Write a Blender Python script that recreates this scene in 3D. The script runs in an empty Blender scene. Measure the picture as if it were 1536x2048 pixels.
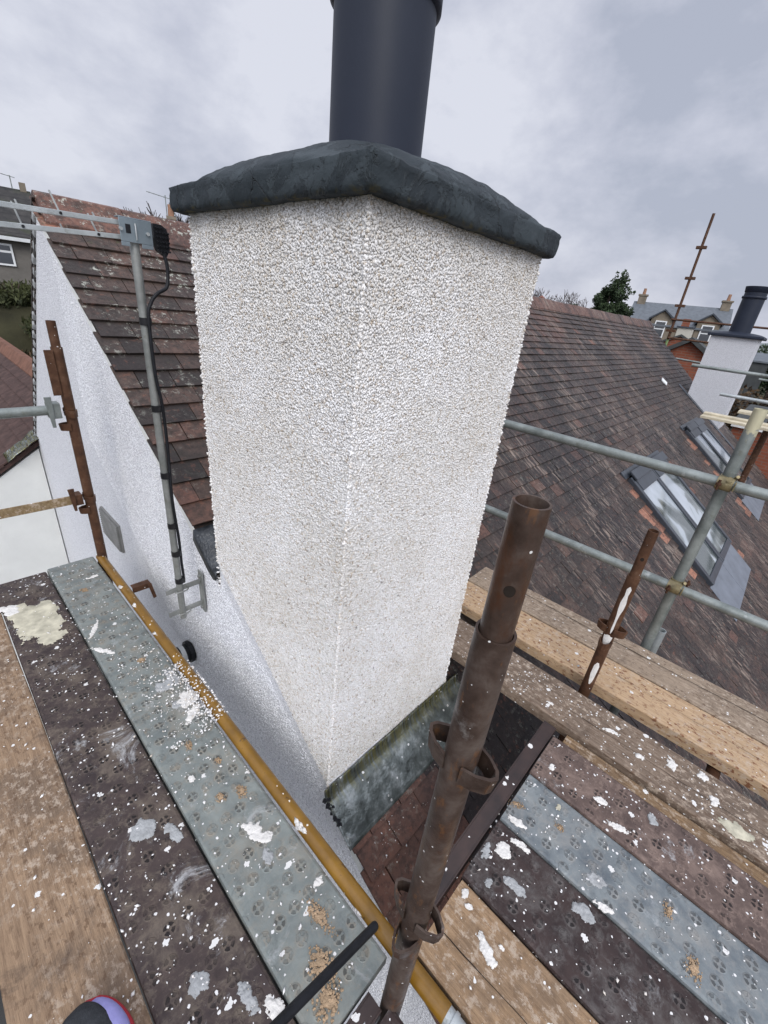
import bpy, math, random
import numpy as np
from mathutils import Vector, Matrix, noise
R = math.radians
rnd = random.Random(7)
npr = np.random.RandomState(11)
sc = bpy.context.scene
COL = sc.collection

# ------------------------------------------------------------------ camera
YAW, PITCH, ROLL, FPX = R(49.2), R(-25.78), R(6.49), 845.5
fw = Vector((math.cos(PITCH)*math.sin(YAW), math.cos(PITCH)*math.cos(YAW), math.sin(PITCH)))
r0 = Vector((math.cos(YAW), -math.sin(YAW), 0)); u0 = r0.cross(fw)
rt = math.cos(ROLL)*r0 + math.sin(ROLL)*u0
up = -math.sin(ROLL)*r0 + math.cos(ROLL)*u0
cd = bpy.data.cameras.new('camera'); cam = bpy.data.objects.new('camera', cd); COL.objects.link(cam)
M = Matrix((rt, up, -fw)).transposed().to_4x4()
cam.matrix_world = M
cd.sensor_fit = 'HORIZONTAL'; cd.sensor_width = 36; cd.lens = FPX/1536*36
cd.clip_start = 0.02; cd.clip_end = 3000
sc.camera = cam

# ------------------------------------------------------------------ world, sun, exposure
SUN_AZ, SUN_EL = R(222), R(38)      # clockwise from +Y; behind the camera, to its left
w = bpy.data.worlds.new('World'); sc.world = w; w.use_nodes = True
nt = w.node_tree; nt.nodes.clear()
def wn(t, **k):
    n = nt.nodes.new(t)
    for a, b in k.items(): setattr(n, a, b)
    return n
out = wn('ShaderNodeOutputWorld'); bg = wn('ShaderNodeBackground')
sky = wn('ShaderNodeTexSky'); sky.sky_type = 'NISHITA'; sky.sun_disc = False
sky.sun_elevation = SUN_EL; sky.sun_rotation = SUN_AZ; sky.air_density = 1.2; sky.dust_density = 4
tc = wn('ShaderNodeTexCoord'); sep = wn('ShaderNodeSeparateXYZ'); nt.links.new(tc.outputs['Generated'], sep.inputs[0])
mp = wn('ShaderNodeMapping'); mp.inputs['Scale'].default_value = (1, 1, 1.7); mp.inputs['Location'].default_value = (3.1, 1.7, .4)
nt.links.new(tc.outputs['Generated'], mp.inputs[0])
n1 = wn('ShaderNodeTexNoise'); n1.inputs['Scale'].default_value = 2.6; n1.inputs['Detail'].default_value = 7; n1.inputs['Roughness'].default_value = .58
n1.inputs['Distortion'].default_value = .05
nt.links.new(mp.outputs[0], n1.inputs[0])
cr = wn('ShaderNodeValToRGB'); nt.links.new(n1.outputs[0], cr.inputs[0])
e = cr.color_ramp.elements
e[0].position = .38; e[0].color = (4.6, 4.95, 6.0, 1); e[1].position = .60; e[1].color = (7.5, 7.7, 8.6, 1)
m_ = cr.color_ramp.elements.new(.48); m_.color = (5.9, 6.15, 7.2, 1)
gr = wn('ShaderNodeMapRange'); gr.inputs['From Min'].default_value = .42; gr.inputs['From Max'].default_value = 1.0
gr.inputs['To Min'].default_value = 1.0; gr.inputs['To Max'].default_value = 1.3; gr.interpolation_type = 'SMOOTHSTEP'
nt.links.new(sep.outputs[2], gr.inputs[0])
# the cloud deck is brighter round the hidden sun
vd = wn('ShaderNodeVectorMath', operation='DOT_PRODUCT'); nt.links.new(tc.outputs['Generated'], vd.inputs[0])
vd.inputs[1].default_value = (math.sin(SUN_AZ)*math.cos(SUN_EL), math.cos(SUN_AZ)*math.cos(SUN_EL), math.sin(SUN_EL))
gl = wn('ShaderNodeMapRange'); gl.inputs['From Min'].default_value = -.15; gl.inputs['From Max'].default_value = 1.0
gl.inputs['To Min'].default_value = 1.0; gl.inputs['To Max'].default_value = 2.0; gl.interpolation_type = 'SMOOTHSTEP'
nt.links.new(vd.outputs['Value'], gl.inputs[0])
vm = wn('ShaderNodeVectorMath', operation='SCALE'); nt.links.new(cr.outputs[0], vm.inputs[0]); mm = wn('ShaderNodeMath', operation='MULTIPLY'); nt.links.new(gr.outputs[0], mm.inputs[0]); nt.links.new(gl.outputs[0], mm.inputs[1]); nt.links.new(mm.outputs[0], vm.inputs['Scale'])
mx = wn('ShaderNodeMixRGB'); mx.inputs[0].default_value = .93
nt.links.new(sky.outputs[0], mx.inputs[1]); nt.links.new(vm.outputs[0], mx.inputs[2])
nt.links.new(mx.outputs[0], bg.inputs[0]); bg.inputs[1].default_value = .1
nt.links.new(bg.outputs[0], out.inputs[0])
sd = bpy.data.lights.new('sun', 'SUN'); sd.energy = 1.45; sd.angle = R(28); sd.color = (1, .97, .93)
so = bpy.data.objects.new('sun', sd); COL.objects.link(so)
d = Vector((math.sin(SUN_AZ)*math.cos(SUN_EL), math.cos(SUN_AZ)*math.cos(SUN_EL), math.sin(SUN_EL)))
so.rotation_euler = d.to_track_quat('Z', 'Y').to_euler(); so.location = (0, 0, 30)
sc.view_settings.view_transform = 'Standard'; sc.view_settings.look = 'None'
sc.view_settings.exposure = 0; sc.view_settings.gamma = 1

# ------------------------------------------------------------------ material helper
class Mat:
    def __init__(s, name, rough=.8, metal=0, spec=.5):
        s.m = bpy.data.materials.new(name); s.m.use_nodes = True
        s.t = s.m.node_tree; s.b = s.t.nodes['Principled BSDF']
        s.b.inputs['Roughness'].default_value = rough; s.b.inputs['Metallic'].default_value = metal
        s.b.inputs['Specular IOR Level'].default_value = spec if rough < .5 or spec != .5 else .28
        s._tc = None
    def n(s, t, **k):
        x = s.t.nodes.new(t)
        for a, b in k.items(): setattr(x, a, b)
        return x
    def link(s, a, sock):
        if isinstance(a, (int, float)):
            try: sock.default_value = a
            except Exception: sock.default_value = (a, a, a)
        elif isinstance(a, tuple): sock.default_value = a if len(a) == len(sock.default_value) else tuple(a)+(1,)
        else: s.t.links.new(a, sock)
    def co(s, kind='Object'):
        if s._tc is None: s._tc = s.n('ShaderNodeTexCoord')
        return s._tc.outputs[kind]
    def map(s, scale=(1, 1, 1), loc=(0, 0, 0), rot=(0, 0, 0), src=None):
        x = s.n('ShaderNodeMapping'); s.t.links.new(src or s.co(), x.inputs[0])
        x.inputs['Scale'].default_value = scale; x.inputs['Location'].default_value = loc; x.inputs['Rotation'].default_value = rot
        return x.outputs[0]
    def noise(s, scale, detail=4, rough=.55, vec=None, dist=0):
        x = s.n('ShaderNodeTexNoise'); s.t.links.new(vec or s.co(), x.inputs[0])
        x.inputs['Scale'].default_value = scale; x.inputs['Detail'].default_value = detail
        x.inputs['Roughness'].default_value = rough; x.inputs['Distortion'].default_value = dist
        return x.outputs[0]
    def voro(s, scale, vec=None, feature='F1', rand=1):
        x = s.n('ShaderNodeTexVoronoi', feature=feature); s.t.links.new(vec or s.co(), x.inputs[0])
        x.inputs['Scale'].default_value = scale; x.inputs['Randomness'].default_value = rand
        return x
    def math(s, op, a, b=0, c=0, clamp=False):
        x = s.n('ShaderNodeMath', operation=op); x.use_clamp = clamp
        s.link(a, x.inputs[0]); s.link(b, x.inputs[1])
        if op in ('MULTIPLY_ADD', 'COMPARE', 'SMOOTH_MIN', 'WRAP', 'PINGPONG'): s.link(c, x.inputs[2])
        return x.outputs[0]
    def step(s, v, lo, hi):      # smooth ramp lo..hi -> 0..1 (lo may exceed hi)
        x = s.n('ShaderNodeMapRange', interpolation_type='SMOOTHSTEP')
        s.link(v, x.inputs[0])
        if lo < hi: x.inputs[1].default_value, x.inputs[2].default_value, x.inputs[3].default_value, x.inputs[4].default_value = lo, hi, 0, 1
        else: x.inputs[1].default_value, x.inputs[2].default_value, x.inputs[3].default_value, x.inputs[4].default_value = hi, lo, 1, 0
        return x.outputs[0]
    def mix(s, f, a, b, mode='MIX'):
        x = s.n('ShaderNodeMixRGB', blend_type=mode); s.link(f, x.inputs[0]); s.link(a, x.inputs[1]); s.link(b, x.inputs[2])
        return x.outputs[0]
    def ramp(s, f, *stops):
        x = s.n('ShaderNodeValToRGB'); s.link(f, x.inputs[0]); el = x.color_ramp.elements
        for i, (p, c) in enumerate(stops):
            q = el[i] if i < 2 else el.new(p)
            q.position = p; q.color = tuple(c)+(1,)
        return x.outputs[0]
    def xyz(s, v=None):
        x = s.n('ShaderNodeSeparateXYZ'); s.t.links.new(v or s.co(), x.inputs[0]); return x.outputs
    def attr(s, name):
        x = s.n('ShaderNodeAttribute'); x.attribute_name = name; return x
    def base(s, c): s.link(c, s.b.inputs['Base Color']); return s
    def rough(s, c): s.link(c, s.b.inputs['Roughness']); return s
    def bump(s, h, strength=.5, dist=.01, prev=None):
        x = s.n('ShaderNodeBump'); x.inputs['Strength'].default_value = strength; x.inputs['Distance'].default_value = dist
        s.link(h, x.inputs['Height'])
        if prev is not None: s.t.links.new(prev, x.inputs['Normal'])
        s.t.links.new(x.outputs[0], s.b.inputs['Normal']); return x.outputs[0]

def simple(name, col, rough=.7, metal=0, var=.25, scale=12, bump=.2, bd=.004, spec=.5):
    m = Mat(name, rough, metal, spec); f = m.noise(scale, 5)
    c2 = tuple(x*(1-var) for x in col); c1 = tuple(min(1, x*(1+var)) for x in col)
    m.base(m.ramp(f, (.3, c2), (.7, c1)))
    if bump: m.bump(m.noise(scale*4, 4), bump, bd)
    return m.m

def speckle(m, c, scale, thr, dens, col, vec=None, jag=.25):
    """white droplets of many sizes over colour c"""
    base = vec or m.co()
    nn = m.n('ShaderNodeTexNoise'); m.t.links.new(base, nn.inputs[0]); nn.inputs['Scale'].default_value = scale*2.2
    sub = m.n('ShaderNodeVectorMath', operation='MULTIPLY_ADD'); m.t.links.new(nn.outputs['Color'], sub.inputs[0])
    k = jag/scale; sub.inputs[1].default_value = (k, k, k); m.t.links.new(base, sub.inputs[2])
    v = m.voro(scale, sub.outputs[0]); sp = m.n('ShaderNodeSeparateColor'); m.t.links.new(v.outputs['Color'], sp.inputs[0])
    size = m.math('MULTIPLY', m.math('POWER', sp.outputs[0], 3), thr)
    on = m.math('GREATER_THAN', sp.outputs[1], 1-dens)
    size = m.math('MULTIPLY', size, on)
    mask = m.math('LESS_THAN', v.outputs['Distance'], size)
    return m.mix(mask, c, col), mask

# --- materials
def dash_mat(name, a, b, chip=False):
    m = Mat(name, .75)
    if chip:
        at = m.attr('tint').outputs['Fac']
        c = m.ramp(at, (0, (.12, .10, .09)), (.012, (.45, .34, .22)), (.05, (.66, .58, .47)), (.25, a), (1, b))
        c = m.mix(.30, c, m.ramp(m.noise(3.2, 6, .65), (.35, (.66, .62, .56)), (.65, (.96, .97, 1.0))))
        c = m.mix(m.math('MULTIPLY', m.math('MULTIPLY', m.step(m.xyz()[2], .05, .19), m.step(m.noise(9, 5, .7, m.map((1, 1, .3))), .4, .6)), .35), c, (.42, .38, .30))
        m.base(c)
    else:
        v = m.voro(170); v2 = m.voro(95)
        sp = m.n('ShaderNodeSeparateColor'); m.t.links.new(v.outputs['Color'], sp.inputs[0])
        c = m.ramp(sp.outputs[0], (0, tuple(x*.72 for x in a)), (.3, a), (1, b))
        c = m.mix(m.math('MULTIPLY', m.step(m.noise(1.1, 5), .5, .8), .12), c, (.5, .5, .5))
        m.base(c)
        h = m.math('ADD', m.math('MULTIPLY', v.outputs['Distance'], -1), m.math('MULTIPLY', v2.outputs['Distance'], -.8))
        m.bump(h, .7, .009)
    return m.m
M_CHIP = dash_mat('stone_chips', (.84, .82, .785), (.97, .965, .95), True)
M_CHIPB = dash_mat('wall_chips', (.80, .82, .86), (.93, .95, .97), True)
M_DASHBED = simple('dash_bed', (.86, .84, .81), .9, var=.2, scale=60, bump=.6)
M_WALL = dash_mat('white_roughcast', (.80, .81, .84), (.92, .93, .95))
M_WALLB = simple('smooth_render', (.74, .75, .72), .85, var=.06, scale=3, bump=.5, bd=.01)
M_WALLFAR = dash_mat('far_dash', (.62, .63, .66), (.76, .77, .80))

m = Mat('painted_cap', .62)
f = m.noise(7, 7, .6, dist=.3); g = m.step(m.noise(11, 8, .65, dist=.6), .50, .56)
c = m.ramp(f, (.3, (.016, .022, .027)), (.7, (.033, .044, .050)))
c = m.mix(m.math('MULTIPLY', g, .45), c, (.060, .076, .084))
cz = m.xyz()[2]
c = m.mix(m.math('MULTIPLY', m.step(m.noise(30, 4), .5, .7), m.step(cz, .205, .195)), c, (.10, .085, .03))
wn_ = m.n('ShaderNodeTexNoise'); m.t.links.new(m.co(), wn_.inputs[0]); wn_.inputs['Scale'].default_value = 14; wn_.inputs['Detail'].default_value = 5
wv_ = m.n('ShaderNodeVectorMath', operation='MULTIPLY_ADD'); m.t.links.new(wn_.outputs['Color'], wv_.inputs[0]); wv_.inputs[1].default_value = (.12, .12, .12); m.t.links.new(m.co(), wv_.inputs[2])
ve = m.voro(4.2, wv_.outputs[0], 'DISTANCE_TO_EDGE'); ck = m.math('MULTIPLY', m.step(ve.outputs[0], .012, .0), m.step(m.noise(3, 3), .45, .55))
c = m.mix(m.math('MULTIPLY', ck, .8), c, (.006, .008, .009))
m.base(c); b1 = m.bump(m.math('ADD', m.math('SUBTRACT', m.noise(9, 8, .6, dist=.6), ck), m.math('MULTIPLY', g, .45)), .6, .014); m.bump(m.noise(160, 4), .4, .003, b1); M_CAP = m.m

m = Mat('flue_coat', .5, 0, .3)
f = m.noise(3, 3); m.base(m.ramp(f, (.3, (.014, .019, .033)), (.7, (.021, .027, .043))))
sv = m.voro(240); m.bump(m.math('ADD', m.math('MULTIPLY', m.noise(220, 3), .7), m.noise(25, 3)), .12, .002); M_FLUE = m.m

m = Mat('clay_tiles', .72)
at = m.attr('tint').outputs['Fac']; wp = m.co()
c = m.ramp(at, (0, (.024, .019, .018)), (.3, (.052, .039, .033)), (.62, (.098, .064, .050)), (.85, (.17, .085, .062)), (1, (.36, .165, .105)))
soot = m.step(m.noise(1.3, 6, .65, m.map((1.0, .35, .35), rot=(0, 0, .1))), .40, .62)
c = m.mix(m.math('MULTIPLY', soot, .55), c, (.030, .024, .026))
fine = m.step(m.noise(38, 6, .7), .42, .66)
c = m.mix(m.math('MULTIPLY', fine, .55), c, (.030, .026, .026))
red = m.step(m.noise(26, 5, .65, m.map((1, 1, 1), (4, 2, 1))), .56, .70)
c = m.mix(m.math('MULTIPLY', red, .45), c, (.23, .10, .065))
streak = m.math('MULTIPLY', m.step(m.noise(9, 4, .6, m.map((4, .5, .5))), .50, .66), m.step(m.noise(1.6, 4, .6, m.map((1, 1, 1), (8, 2, 2))), .42, .58))
streak = m.math('MULTIPLY', streak, m.step(m.xyz()[0], 1.8, 3.5))
c = m.mix(m.math('MULTIPLY', streak, .78), c, (.30, .235, .19))
dkst = m.math('MULTIPLY', m.step(m.noise(2.6, 6, .7, m.map((2.4, .35, .35), (3, 8, 1))), .50, .60), m.step(m.xyz()[0], 1.8, 3.5))
c = m.mix(m.math('MULTIPLY', dkst, .62), c, (.020, .018, .018))
blot = m.step(m.noise(11, 7, .7), .46, .60)
c = m.mix(m.math('MULTIPLY', blot, m.math('MULTIPLY', m.math('MULTIPLY_ADD', m.step(m.xyz()[0], 3.5, 1.8), .45, .15), m.step(m.xyz()[1], .6, 1.2))), c, (.034, .030, .026))
x_, y_, z_ = m.xyz()
lz = m.math('MULTIPLY', m.step(z_, -.75, .05), m.step(x_, 4.0, 1.6))
lich = m.step(m.noise(30, 8, .8, dist=.4), .55, .60)
lk = m.step(m.noise(4.5, 5), .42, .58)
c = m.mix(m.math('MULTIPLY', m.math('MULTIPLY', lich, lk), m.math('MULTIPLY_ADD', lz, .7, .2)), c, (.46, .47, .40))
moss = m.step(m.noise(12, 6, .7, m.map((1, 1, 1), (9, 9, 1))), .63, .70)
c = m.mix(m.math('MULTIPLY', moss, m.math('MULTIPLY_ADD', lz, .6, .10)), c, (.075, .085, .035))
v = m.voro(2.1, feature='DISTANCE_TO_EDGE')
m.base(c); m.rough(m.math('MULTIPLY_ADD', fine, .25, .45))
m.bump(m.math('ADD', m.noise(60, 6, .7), m.math('MULTIPLY', m.noise(9, 4), .6)), .55, .006); M_TILE = m.m

m = Mat('lead_flashing', .22, .5)
f = m.noise(14, 6, .6)
c = m.ramp(f, (.28, (.050, .056, .054)), (.5, (.14, .16, .155)), (.70, (.38, .41, .41)))
z_ = m.xyz()[2]; y_ = m.xyz()[1]
moss = m.math('MULTIPLY', m.step(y_, .66, .735), m.step(m.noise(30, 5, .7, m.map((3.5, .35, .35))), .42, .56))
c = m.mix(m.math('MULTIPLY', moss, .85), c, (.15, .135, .035))
c = m.mix(m.math('MULTIPLY', m.math('MULTIPLY', m.step(y_, .69, .735), m.step(m.noise(26, 5, .7, m.map((3.5, .35, .35), (7, 1, 1))), .5, .6)), .8), c, (.018, .018, .012))
c, _ = speckle(m, c, 55, .34, .35, (.72, .72, .70))
m.base(c); m.bump(m.noise(24, 5), .5, .008); M_LEAD = m.m
M_SLATEGREY = simple('lead_grey_sheet', (.17, .19, .22), .5, .1, .15, 6)

def steel_plank(name, base, lo, hole, blot, blotamt, white):
    m = Mat(name, .55, .15)
    X, Y, Z = m.xyz()
    PX, PY = .047, .066
    row = m.math('FLOOR', m.math('DIVIDE', Y, PY))
    odd = m.math('FRACT', m.math('MULTIPLY', row, .5))
    ux = m.math('ADD', m.math('DIVIDE', X, PX), odd)
    fx = m.math('MULTIPLY', m.math('SUBTRACT', m.math('FRACT', ux), .5), PX)
    fy = m.math('MULTIPLY', m.math('SUBTRACT', m.math('FRACT', m.math('DIVIDE', Y, PY)), .5), PY)
    rr = m.math('SQRT', m.math('ADD', m.math('MULTIPLY', fx, fx), m.math('MULTIPLY', fy, fy)))
    th = m.math('ARCTAN2', fy, fx)
    ring = m.math('MULTIPLY', m.step(rr, .0055, .0065), m.step(rr, .0150, .0138))
    pet = m.step(m.math('ABSOLUTE', m.math('SINE', m.math('MULTIPLY', th, 2))), .45, .6)
    top = m.math('GREATER_THAN', Z, -.004)
    inside = m.math('LESS_THAN', m.math('ABSOLUTE', X), .097)
    holes = m.math('MULTIPLY', m.math('MULTIPLY', ring, pet), m.math('MULTIPLY', top, inside))
    cb = m.n('ShaderNodeCombineXYZ'); m.link(m.math('FLOOR', ux), cb.inputs[0]); m.link(row, cb.inputs[1])
    wnz = m.n('ShaderNodeTexWhiteNoise', noise_dimensions='3D'); m.t.links.new(cb.outputs[0], wnz.inputs[0])
    fill = m.math('ADD', m.math('MULTIPLY', m.step(m.noise(13, 4), .46, .60), .6), m.step(wnz.outputs[0], .35, .8), clamp=True)             # many holes are clogged with mortar
    f = m.noise(10, 8, .68, dist=.5)
    c = m.ramp(f, (.32, lo), (.68, base))
    c = m.mix(m.math('MULTIPLY', m.step(m.noise(4.5, 9, .72, dist=.3), .48, .62), blotamt), c, blot)
    c = m.mix(m.math('MULTIPLY', m.step(m.noise(28, 9, .8, dist=.4), .50, .60), blotamt*.75), c, blot)
    c = m.mix(m.math('MULTIPLY', m.step(m.noise(17, 8, .75, m.map((1, 1, 1), (5, 5, 5))), .54, .66), .45), c, tuple(x*.55 for x in lo))
    halo = m.math('MULTIPLY', m.step(rr, .024, .012), m.math('MULTIPLY', top, inside))
    c = m.mix(m.math('MULTIPLY', halo, m.math('MULTIPLY', m.step(m.noise(40, 5, .7), .4, .65), .45)), c, blot)
    c = m.mix(m.math('MULTIPLY', holes, m.math('MULTIPLY_ADD', fill, -.78, .92)), c, hole)
    c, w1 = speckle(m, c, 34, .36, .18*white, (.74, .73, .70), jag=.8)
    c, w2 = speckle(m, c, 90, .42, .30*white, (.78, .77, .75), jag=.5)
    smear = m.math('MULTIPLY', m.step(m.noise(6, 9, .78, m.map((1, .7, 1), (3, 7, 1)), dist=.8), .55, .68), .55*white)
    c = m.mix(smear, c, (.55, .56, .56))
    m.base(c); m.rough(m.ramp(m.noise(5, 4), (.35, (.35,)*3), (.65, (.75,)*3)))
    h = m.math('SUBTRACT', m.math('MULTIPLY', m.math('MULTIPLY', m.step(rr, .018, .013), top), .8), holes)
    b = m.bump(h, .7, .0028); m.bump(m.noise(70, 6, .7), .4, .002, b)
    return m.m
M_GREYPLANK = steel_plank('galvanised_plank', (.27, .295, .275), (.145, .165, .160), (.085, .088, .08), (.34, .27, .19), .22, .8)
M_BLUEPLANK = steel_plank('galvanised_plank_blue', (.26, .285, .285), (.11, .13, .145), (.08, .085, .085), (.33, .31, .28), .35, .8)
M_BROWNPLANK = steel_plank('brown_painted_plank', (.085, .062, .055), (.040, .030, .030), (.014, .011, .011), (.19, .155, .12), .55, 1.25)
M_BROWNPLANK2 = steel_plank('brown_plank_wet', (.060, .040, .036), (.032, .022, .021), (.014, .011, .011), (.18, .17, .16), .35, .6)
M_BROWNPLANK3 = steel_plank('brown_plank_dusty', (.15, .105, .088), (.085, .060, .052), (.02, .016, .015), (.30, .22, .18), .55, 1.3)

def wood(name, a, b, spots=.4, grey=.3, white=.6, spotcol=(.10, .055, .03)):
    m = Mat(name, .7)
    g = m.noise(7, 7, .6, m.map((14, 1.0, 6)), dist=.4)
    c = m.ramp(g, (.3, a), (.68, b))
    fine = m.noise(60, 5, .6, m.map((6, .35, 3)))
    c = m.mix(m.math('MULTIPLY', m.step(fine, .5, .68), .35), c, tuple(x*.45 for x in a))
    c = m.mix(m.math('MULTIPLY', m.step(m.noise(2.6, 8, .75), .44, .62), grey), c, (.11, .082, .062))
    sp, = [m.step(m.noise(62, 4, .65, m.map((1, .6, 1), (2, 5, 3))), .55, .61)]
    c = m.mix(m.math('MULTIPLY', m.math('MULTIPLY', sp, m.step(m.noise(3, 4), .30, .50)), spots), c, spotcol)
    mo = m.step(m.noise(45, 6, .75, m.map((1, .7, 1), (7, 1, 3))), .50, .62)
    c = m.mix(m.math('MULTIPLY', m.math('MULTIPLY', mo, m.step(m.noise(2.2, 5), .36, .54)), .7), c, (.50, .41, .32))
    c = m.mix(m.math('MULTIPLY', m.step(m.noise(5, 8, .75, m.map((1, .8, 1), (3, 3, 3)), dist=.5), .55, .68), grey), c, (.085, .06, .045))
    c, _ = speckle(m, c, 34, .38, .22*white, (.74, .73, .70), jag=.7)
    c, _ = speckle(m, c, 85, .42, .35*white, (.76, .75, .72))
    m.base(c); m.bump(m.math('ADD', fine, m.math('MULTIPLY', g, .8)), .5, .004); return m.m
M_WOOD = wood('scaffold_board_wood', (.20, .13, .08), (.35, .24, .15), .6, .6, .3)
M_WOODR = wood('scaffold_board_pale', (.23, .145, .08), (.38, .255, .15), .3, .45, .3)
M_WOODA = wood('weathered_board', (.23, .175, .125), (.40, .31, .225), .6, .35, .4)
M_WOODB = wood('rust_spotted_board', (.38, .25, .14), (.56, .40, .25), 1.0, .12, .3, (.20, .09, .045))
M_WOODC = wood('splashed_board', (.12, .085, .06), (.28, .21, .155), .5, .55, 1.8)
M_WOODD = wood('damp_batten', (.14, .085, .045), (.30, .20, .11), .6, .4, .6)
M_DARKCHAN = Mat('brown_transom_paint', .35)
f = M_DARKCHAN.noise(12, 5); c = M_DARKCHAN.ramp(f, (.3, (.020, .013, .012)), (.7, (.055, .032, .026)))
c, _ = speckle(M_DARKCHAN, c, 38, .42, .5, (.74, .73, .70), jag=.5)
M_DARKCHAN.base(c); M_DARKCHAN = M_DARKCHAN.m

m = Mat('rusty_steel', .6, .1)
f = m.noise(16, 8, .65, dist=.3); c = m.ramp(f, (.28, (.028, .017, .012)), (.5, (.068, .046, .036)), (.75, (.135, .108, .09)))
c = m.mix(m.math('MULTIPLY', m.step(m.noise(9, 6, .65, m.map((1, 1, .5))), .52, .66), .85), c, (.075, .030, .013))
c = m.mix(m.math('MULTIPLY', m.step(m.noise(30, 5, .7, m.map((1, 1, .4), (5, 1, 2))), .56, .66), .6), c, (.16, .075, .032))
c = m.mix(m.math('MULTIPLY', m.step(m.noise(7, 8, .7, m.map((1, 1, 1), (2, 8, 2))), .60, .70), .6), c, (.30, .28, .26))
c, _ = speckle(m, c, 150, .40, .06, (.72, .71, .68))
m.base(c); m.rough(m.ramp(m.noise(8, 4), (.4, (.30,)*3), (.6, (.68,)*3))); m.bump(m.noise(110, 6, .7), .35, .002); M_RUST = m.m
m = Mat('rusty_orange_steel', .6, .1)
f = m.noise(20, 8, .65); c = m.ramp(f, (.3, (.045, .022, .013)), (.55, (.095, .045, .024)), (.75, (.16, .095, .06)))
c, _ = speckle(m, c, 120, .42, .08, (.72, .71, .68))
m.base(c); m.bump(m.noise(110, 6, .7), .35, .002); M_RUST2 = m.m
m = Mat('yellow_painted_tube', .28)
f = m.noise(12, 6, .6); c = m.ramp(f, (.3, (.15, .075, .009)), (.7, (.27, .14, .016)))
c = m.mix(m.math('MULTIPLY', m.step(m.noise(24, 8, .75), .60, .66), .8), c, (.055, .03, .018))
c, _ = speckle(m, c, 60, .40, .35, (.78, .76, .70), jag=.6)
m.base(c); m.bump(m.noise(90, 4), .25, .002); M_YELLOW = m.m
def galv(name, a, b, cream=0):
    m = Mat(name, .45, .45)
    f = m.noise(9, 7, .65, m.map((1, 1, 1))); c = m.ramp(f, (.3, a), (.7, b))
    c = m.mix(m.math('MULTIPLY', m.step(m.noise(28, 7, .7), .56, .68), .5), c, (.16, .16, .12))
    c = m.mix(m.math('MULTIPLY', m.step(m.noise(13, 7, .7, m.map((1, 1, 1), (3, 3, 9))), .60, .70), .5), c, (.50, .52, .50))
    if cream:
        z_ = m.xyz()[2]
        k = m.math('ADD', m.math('MULTIPLY', z_, 2.2), m.noise(7, 7, .7))
        c = m.mix(m.step(k, -.30, -.24), c, (.62, .58, .40))
    m.base(c); m.bump(m.noise(80, 5), .3, .002); return m.m
M_GALV = galv('galvanised_tube', (.15, .17, .16), (.33, .36, .34))
M_GALVC = galv('galvanised_tube_cream_paint', (.15, .17, .16), (.33, .36, .34), 1)
M_ALU = galv('aluminium', (.34, .37, .37), (.52, .55, .55))
M_MASTM = galv('mast_metal', (.17, .18, .17), (.36, .37, .35))
M_BLACK = simple('black_rubber', (.012, .013, .016), .5, 0, .3, 30, .3, .002)
M_TAPE = simple('black_tape', (.010, .010, .012), .35, 0, .2, 30, 0)
M_WHITEPL = simple('white_plastic', (.62, .64, .64), .4, 0, .1, 10, 0)
M_BRASS = simple('coupler_steel', (.24, .20, .11), .45, .5, .35, 30, .3)
M_FRAME = simple('dark_grey_window_frame', (.048, .056, .068), .38, .2, .15, 8, .1)
M_WHITEFR = simple('white_window_frame', (.75, .77, .77), .5, 0, .05, 3, 0)
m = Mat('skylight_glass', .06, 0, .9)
m.base(m.ramp(m.noise(1.6, 3, .45, m.map((1, .8, .8), rot=(0, 0, .5)), dist=.6), (.44, (.07, .085, .085)), (.50, (.16, .18, .18)), (.53, (.36, .40, .43)), (.7, (.46, .50, .55)))); M_SKYGLASS = m.m  # patches in base colour: painted reflections of sky and trees, pale room behind
m = Mat('window_glass', .08, 0, .8); m.base((.03, .035, .04)); M_GLASS = m.m
M_MORTAR = simple('lime_splash', (.72, .70, .66), .85, 0, .12, 40, .8, .004)
M_MORTARG = simple('grey_mortar_splash', (.36, .37, .37), .85, 0, .2, 40, .8, .004)
M_MORTARC = simple('cream_splash', (.50, .47, .36), .8, 0, .32, 22, .2, .001)
M_MORTARB = simple('sandy_mortar', (.42, .30, .19), .9, 0, .3, 60, 1, .004)
M_SLATE = simple('roof_slate', (.125, .14, .155), .55, 0, .18, 5, .3, .01)
M_HARL = simple('grey_harling', (.155, .145, .13), .95, 0, .12, 3, .5, .02)
M_SAND = simple('sandstone', (.20, .17, .13), .9, 0, .22, 3, .3, .02)
M_CREAMW = simple('cream_render', (.50, .48, .42), .9, 0, .08, 2, .2, .02)
M_GRASS = simple('grass', (.036, .034, .016), .95, 0, .4, 1.2, .5, .05)
M_BANK = simple('rough_grass', (.050, .048, .022), .95, 0, .5, 3, .6, .08)
M_HILL = simple('moorland', (.17, .19, .19), 1, 0, .2, .02, 0)
M_ROAD = simple('asphalt', (.06, .062, .066), .85, 0, .2, 2, .2, .01)
M_BARK = simple('bark', (.075, .055, .045), .9, 0, .3, 8, .4, .02)
M_TWIG = simple('bare_twigs', (.075, .058, .052), .9, 0, .2, 4, 0)
M_SHED = simple('shed_felt', (.06, .065, .065), .8, 0, .2, 4, .2, .01)
M_POT = simple('clay_pot', (.30, .17, .11), .8, 0, .2, 10, .2, .01)
def leafmat(name, a, b):
    m = Mat(name, .7); at = m.attr('tint').outputs['Fac']; m.base(m.ramp(at, (0, a), (1, b))); return m.m
M_CONIFER = leafmat('conifer_needles', (.012, .022, .010), (.055, .085, .035))
M_BUSH = leafmat('bush_leaves', (.018, .024, .009), (.085, .095, .035))
M_DEAD = leafmat('dead_bracken', (.035, .024, .014), (.13, .085, .045))
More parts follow.
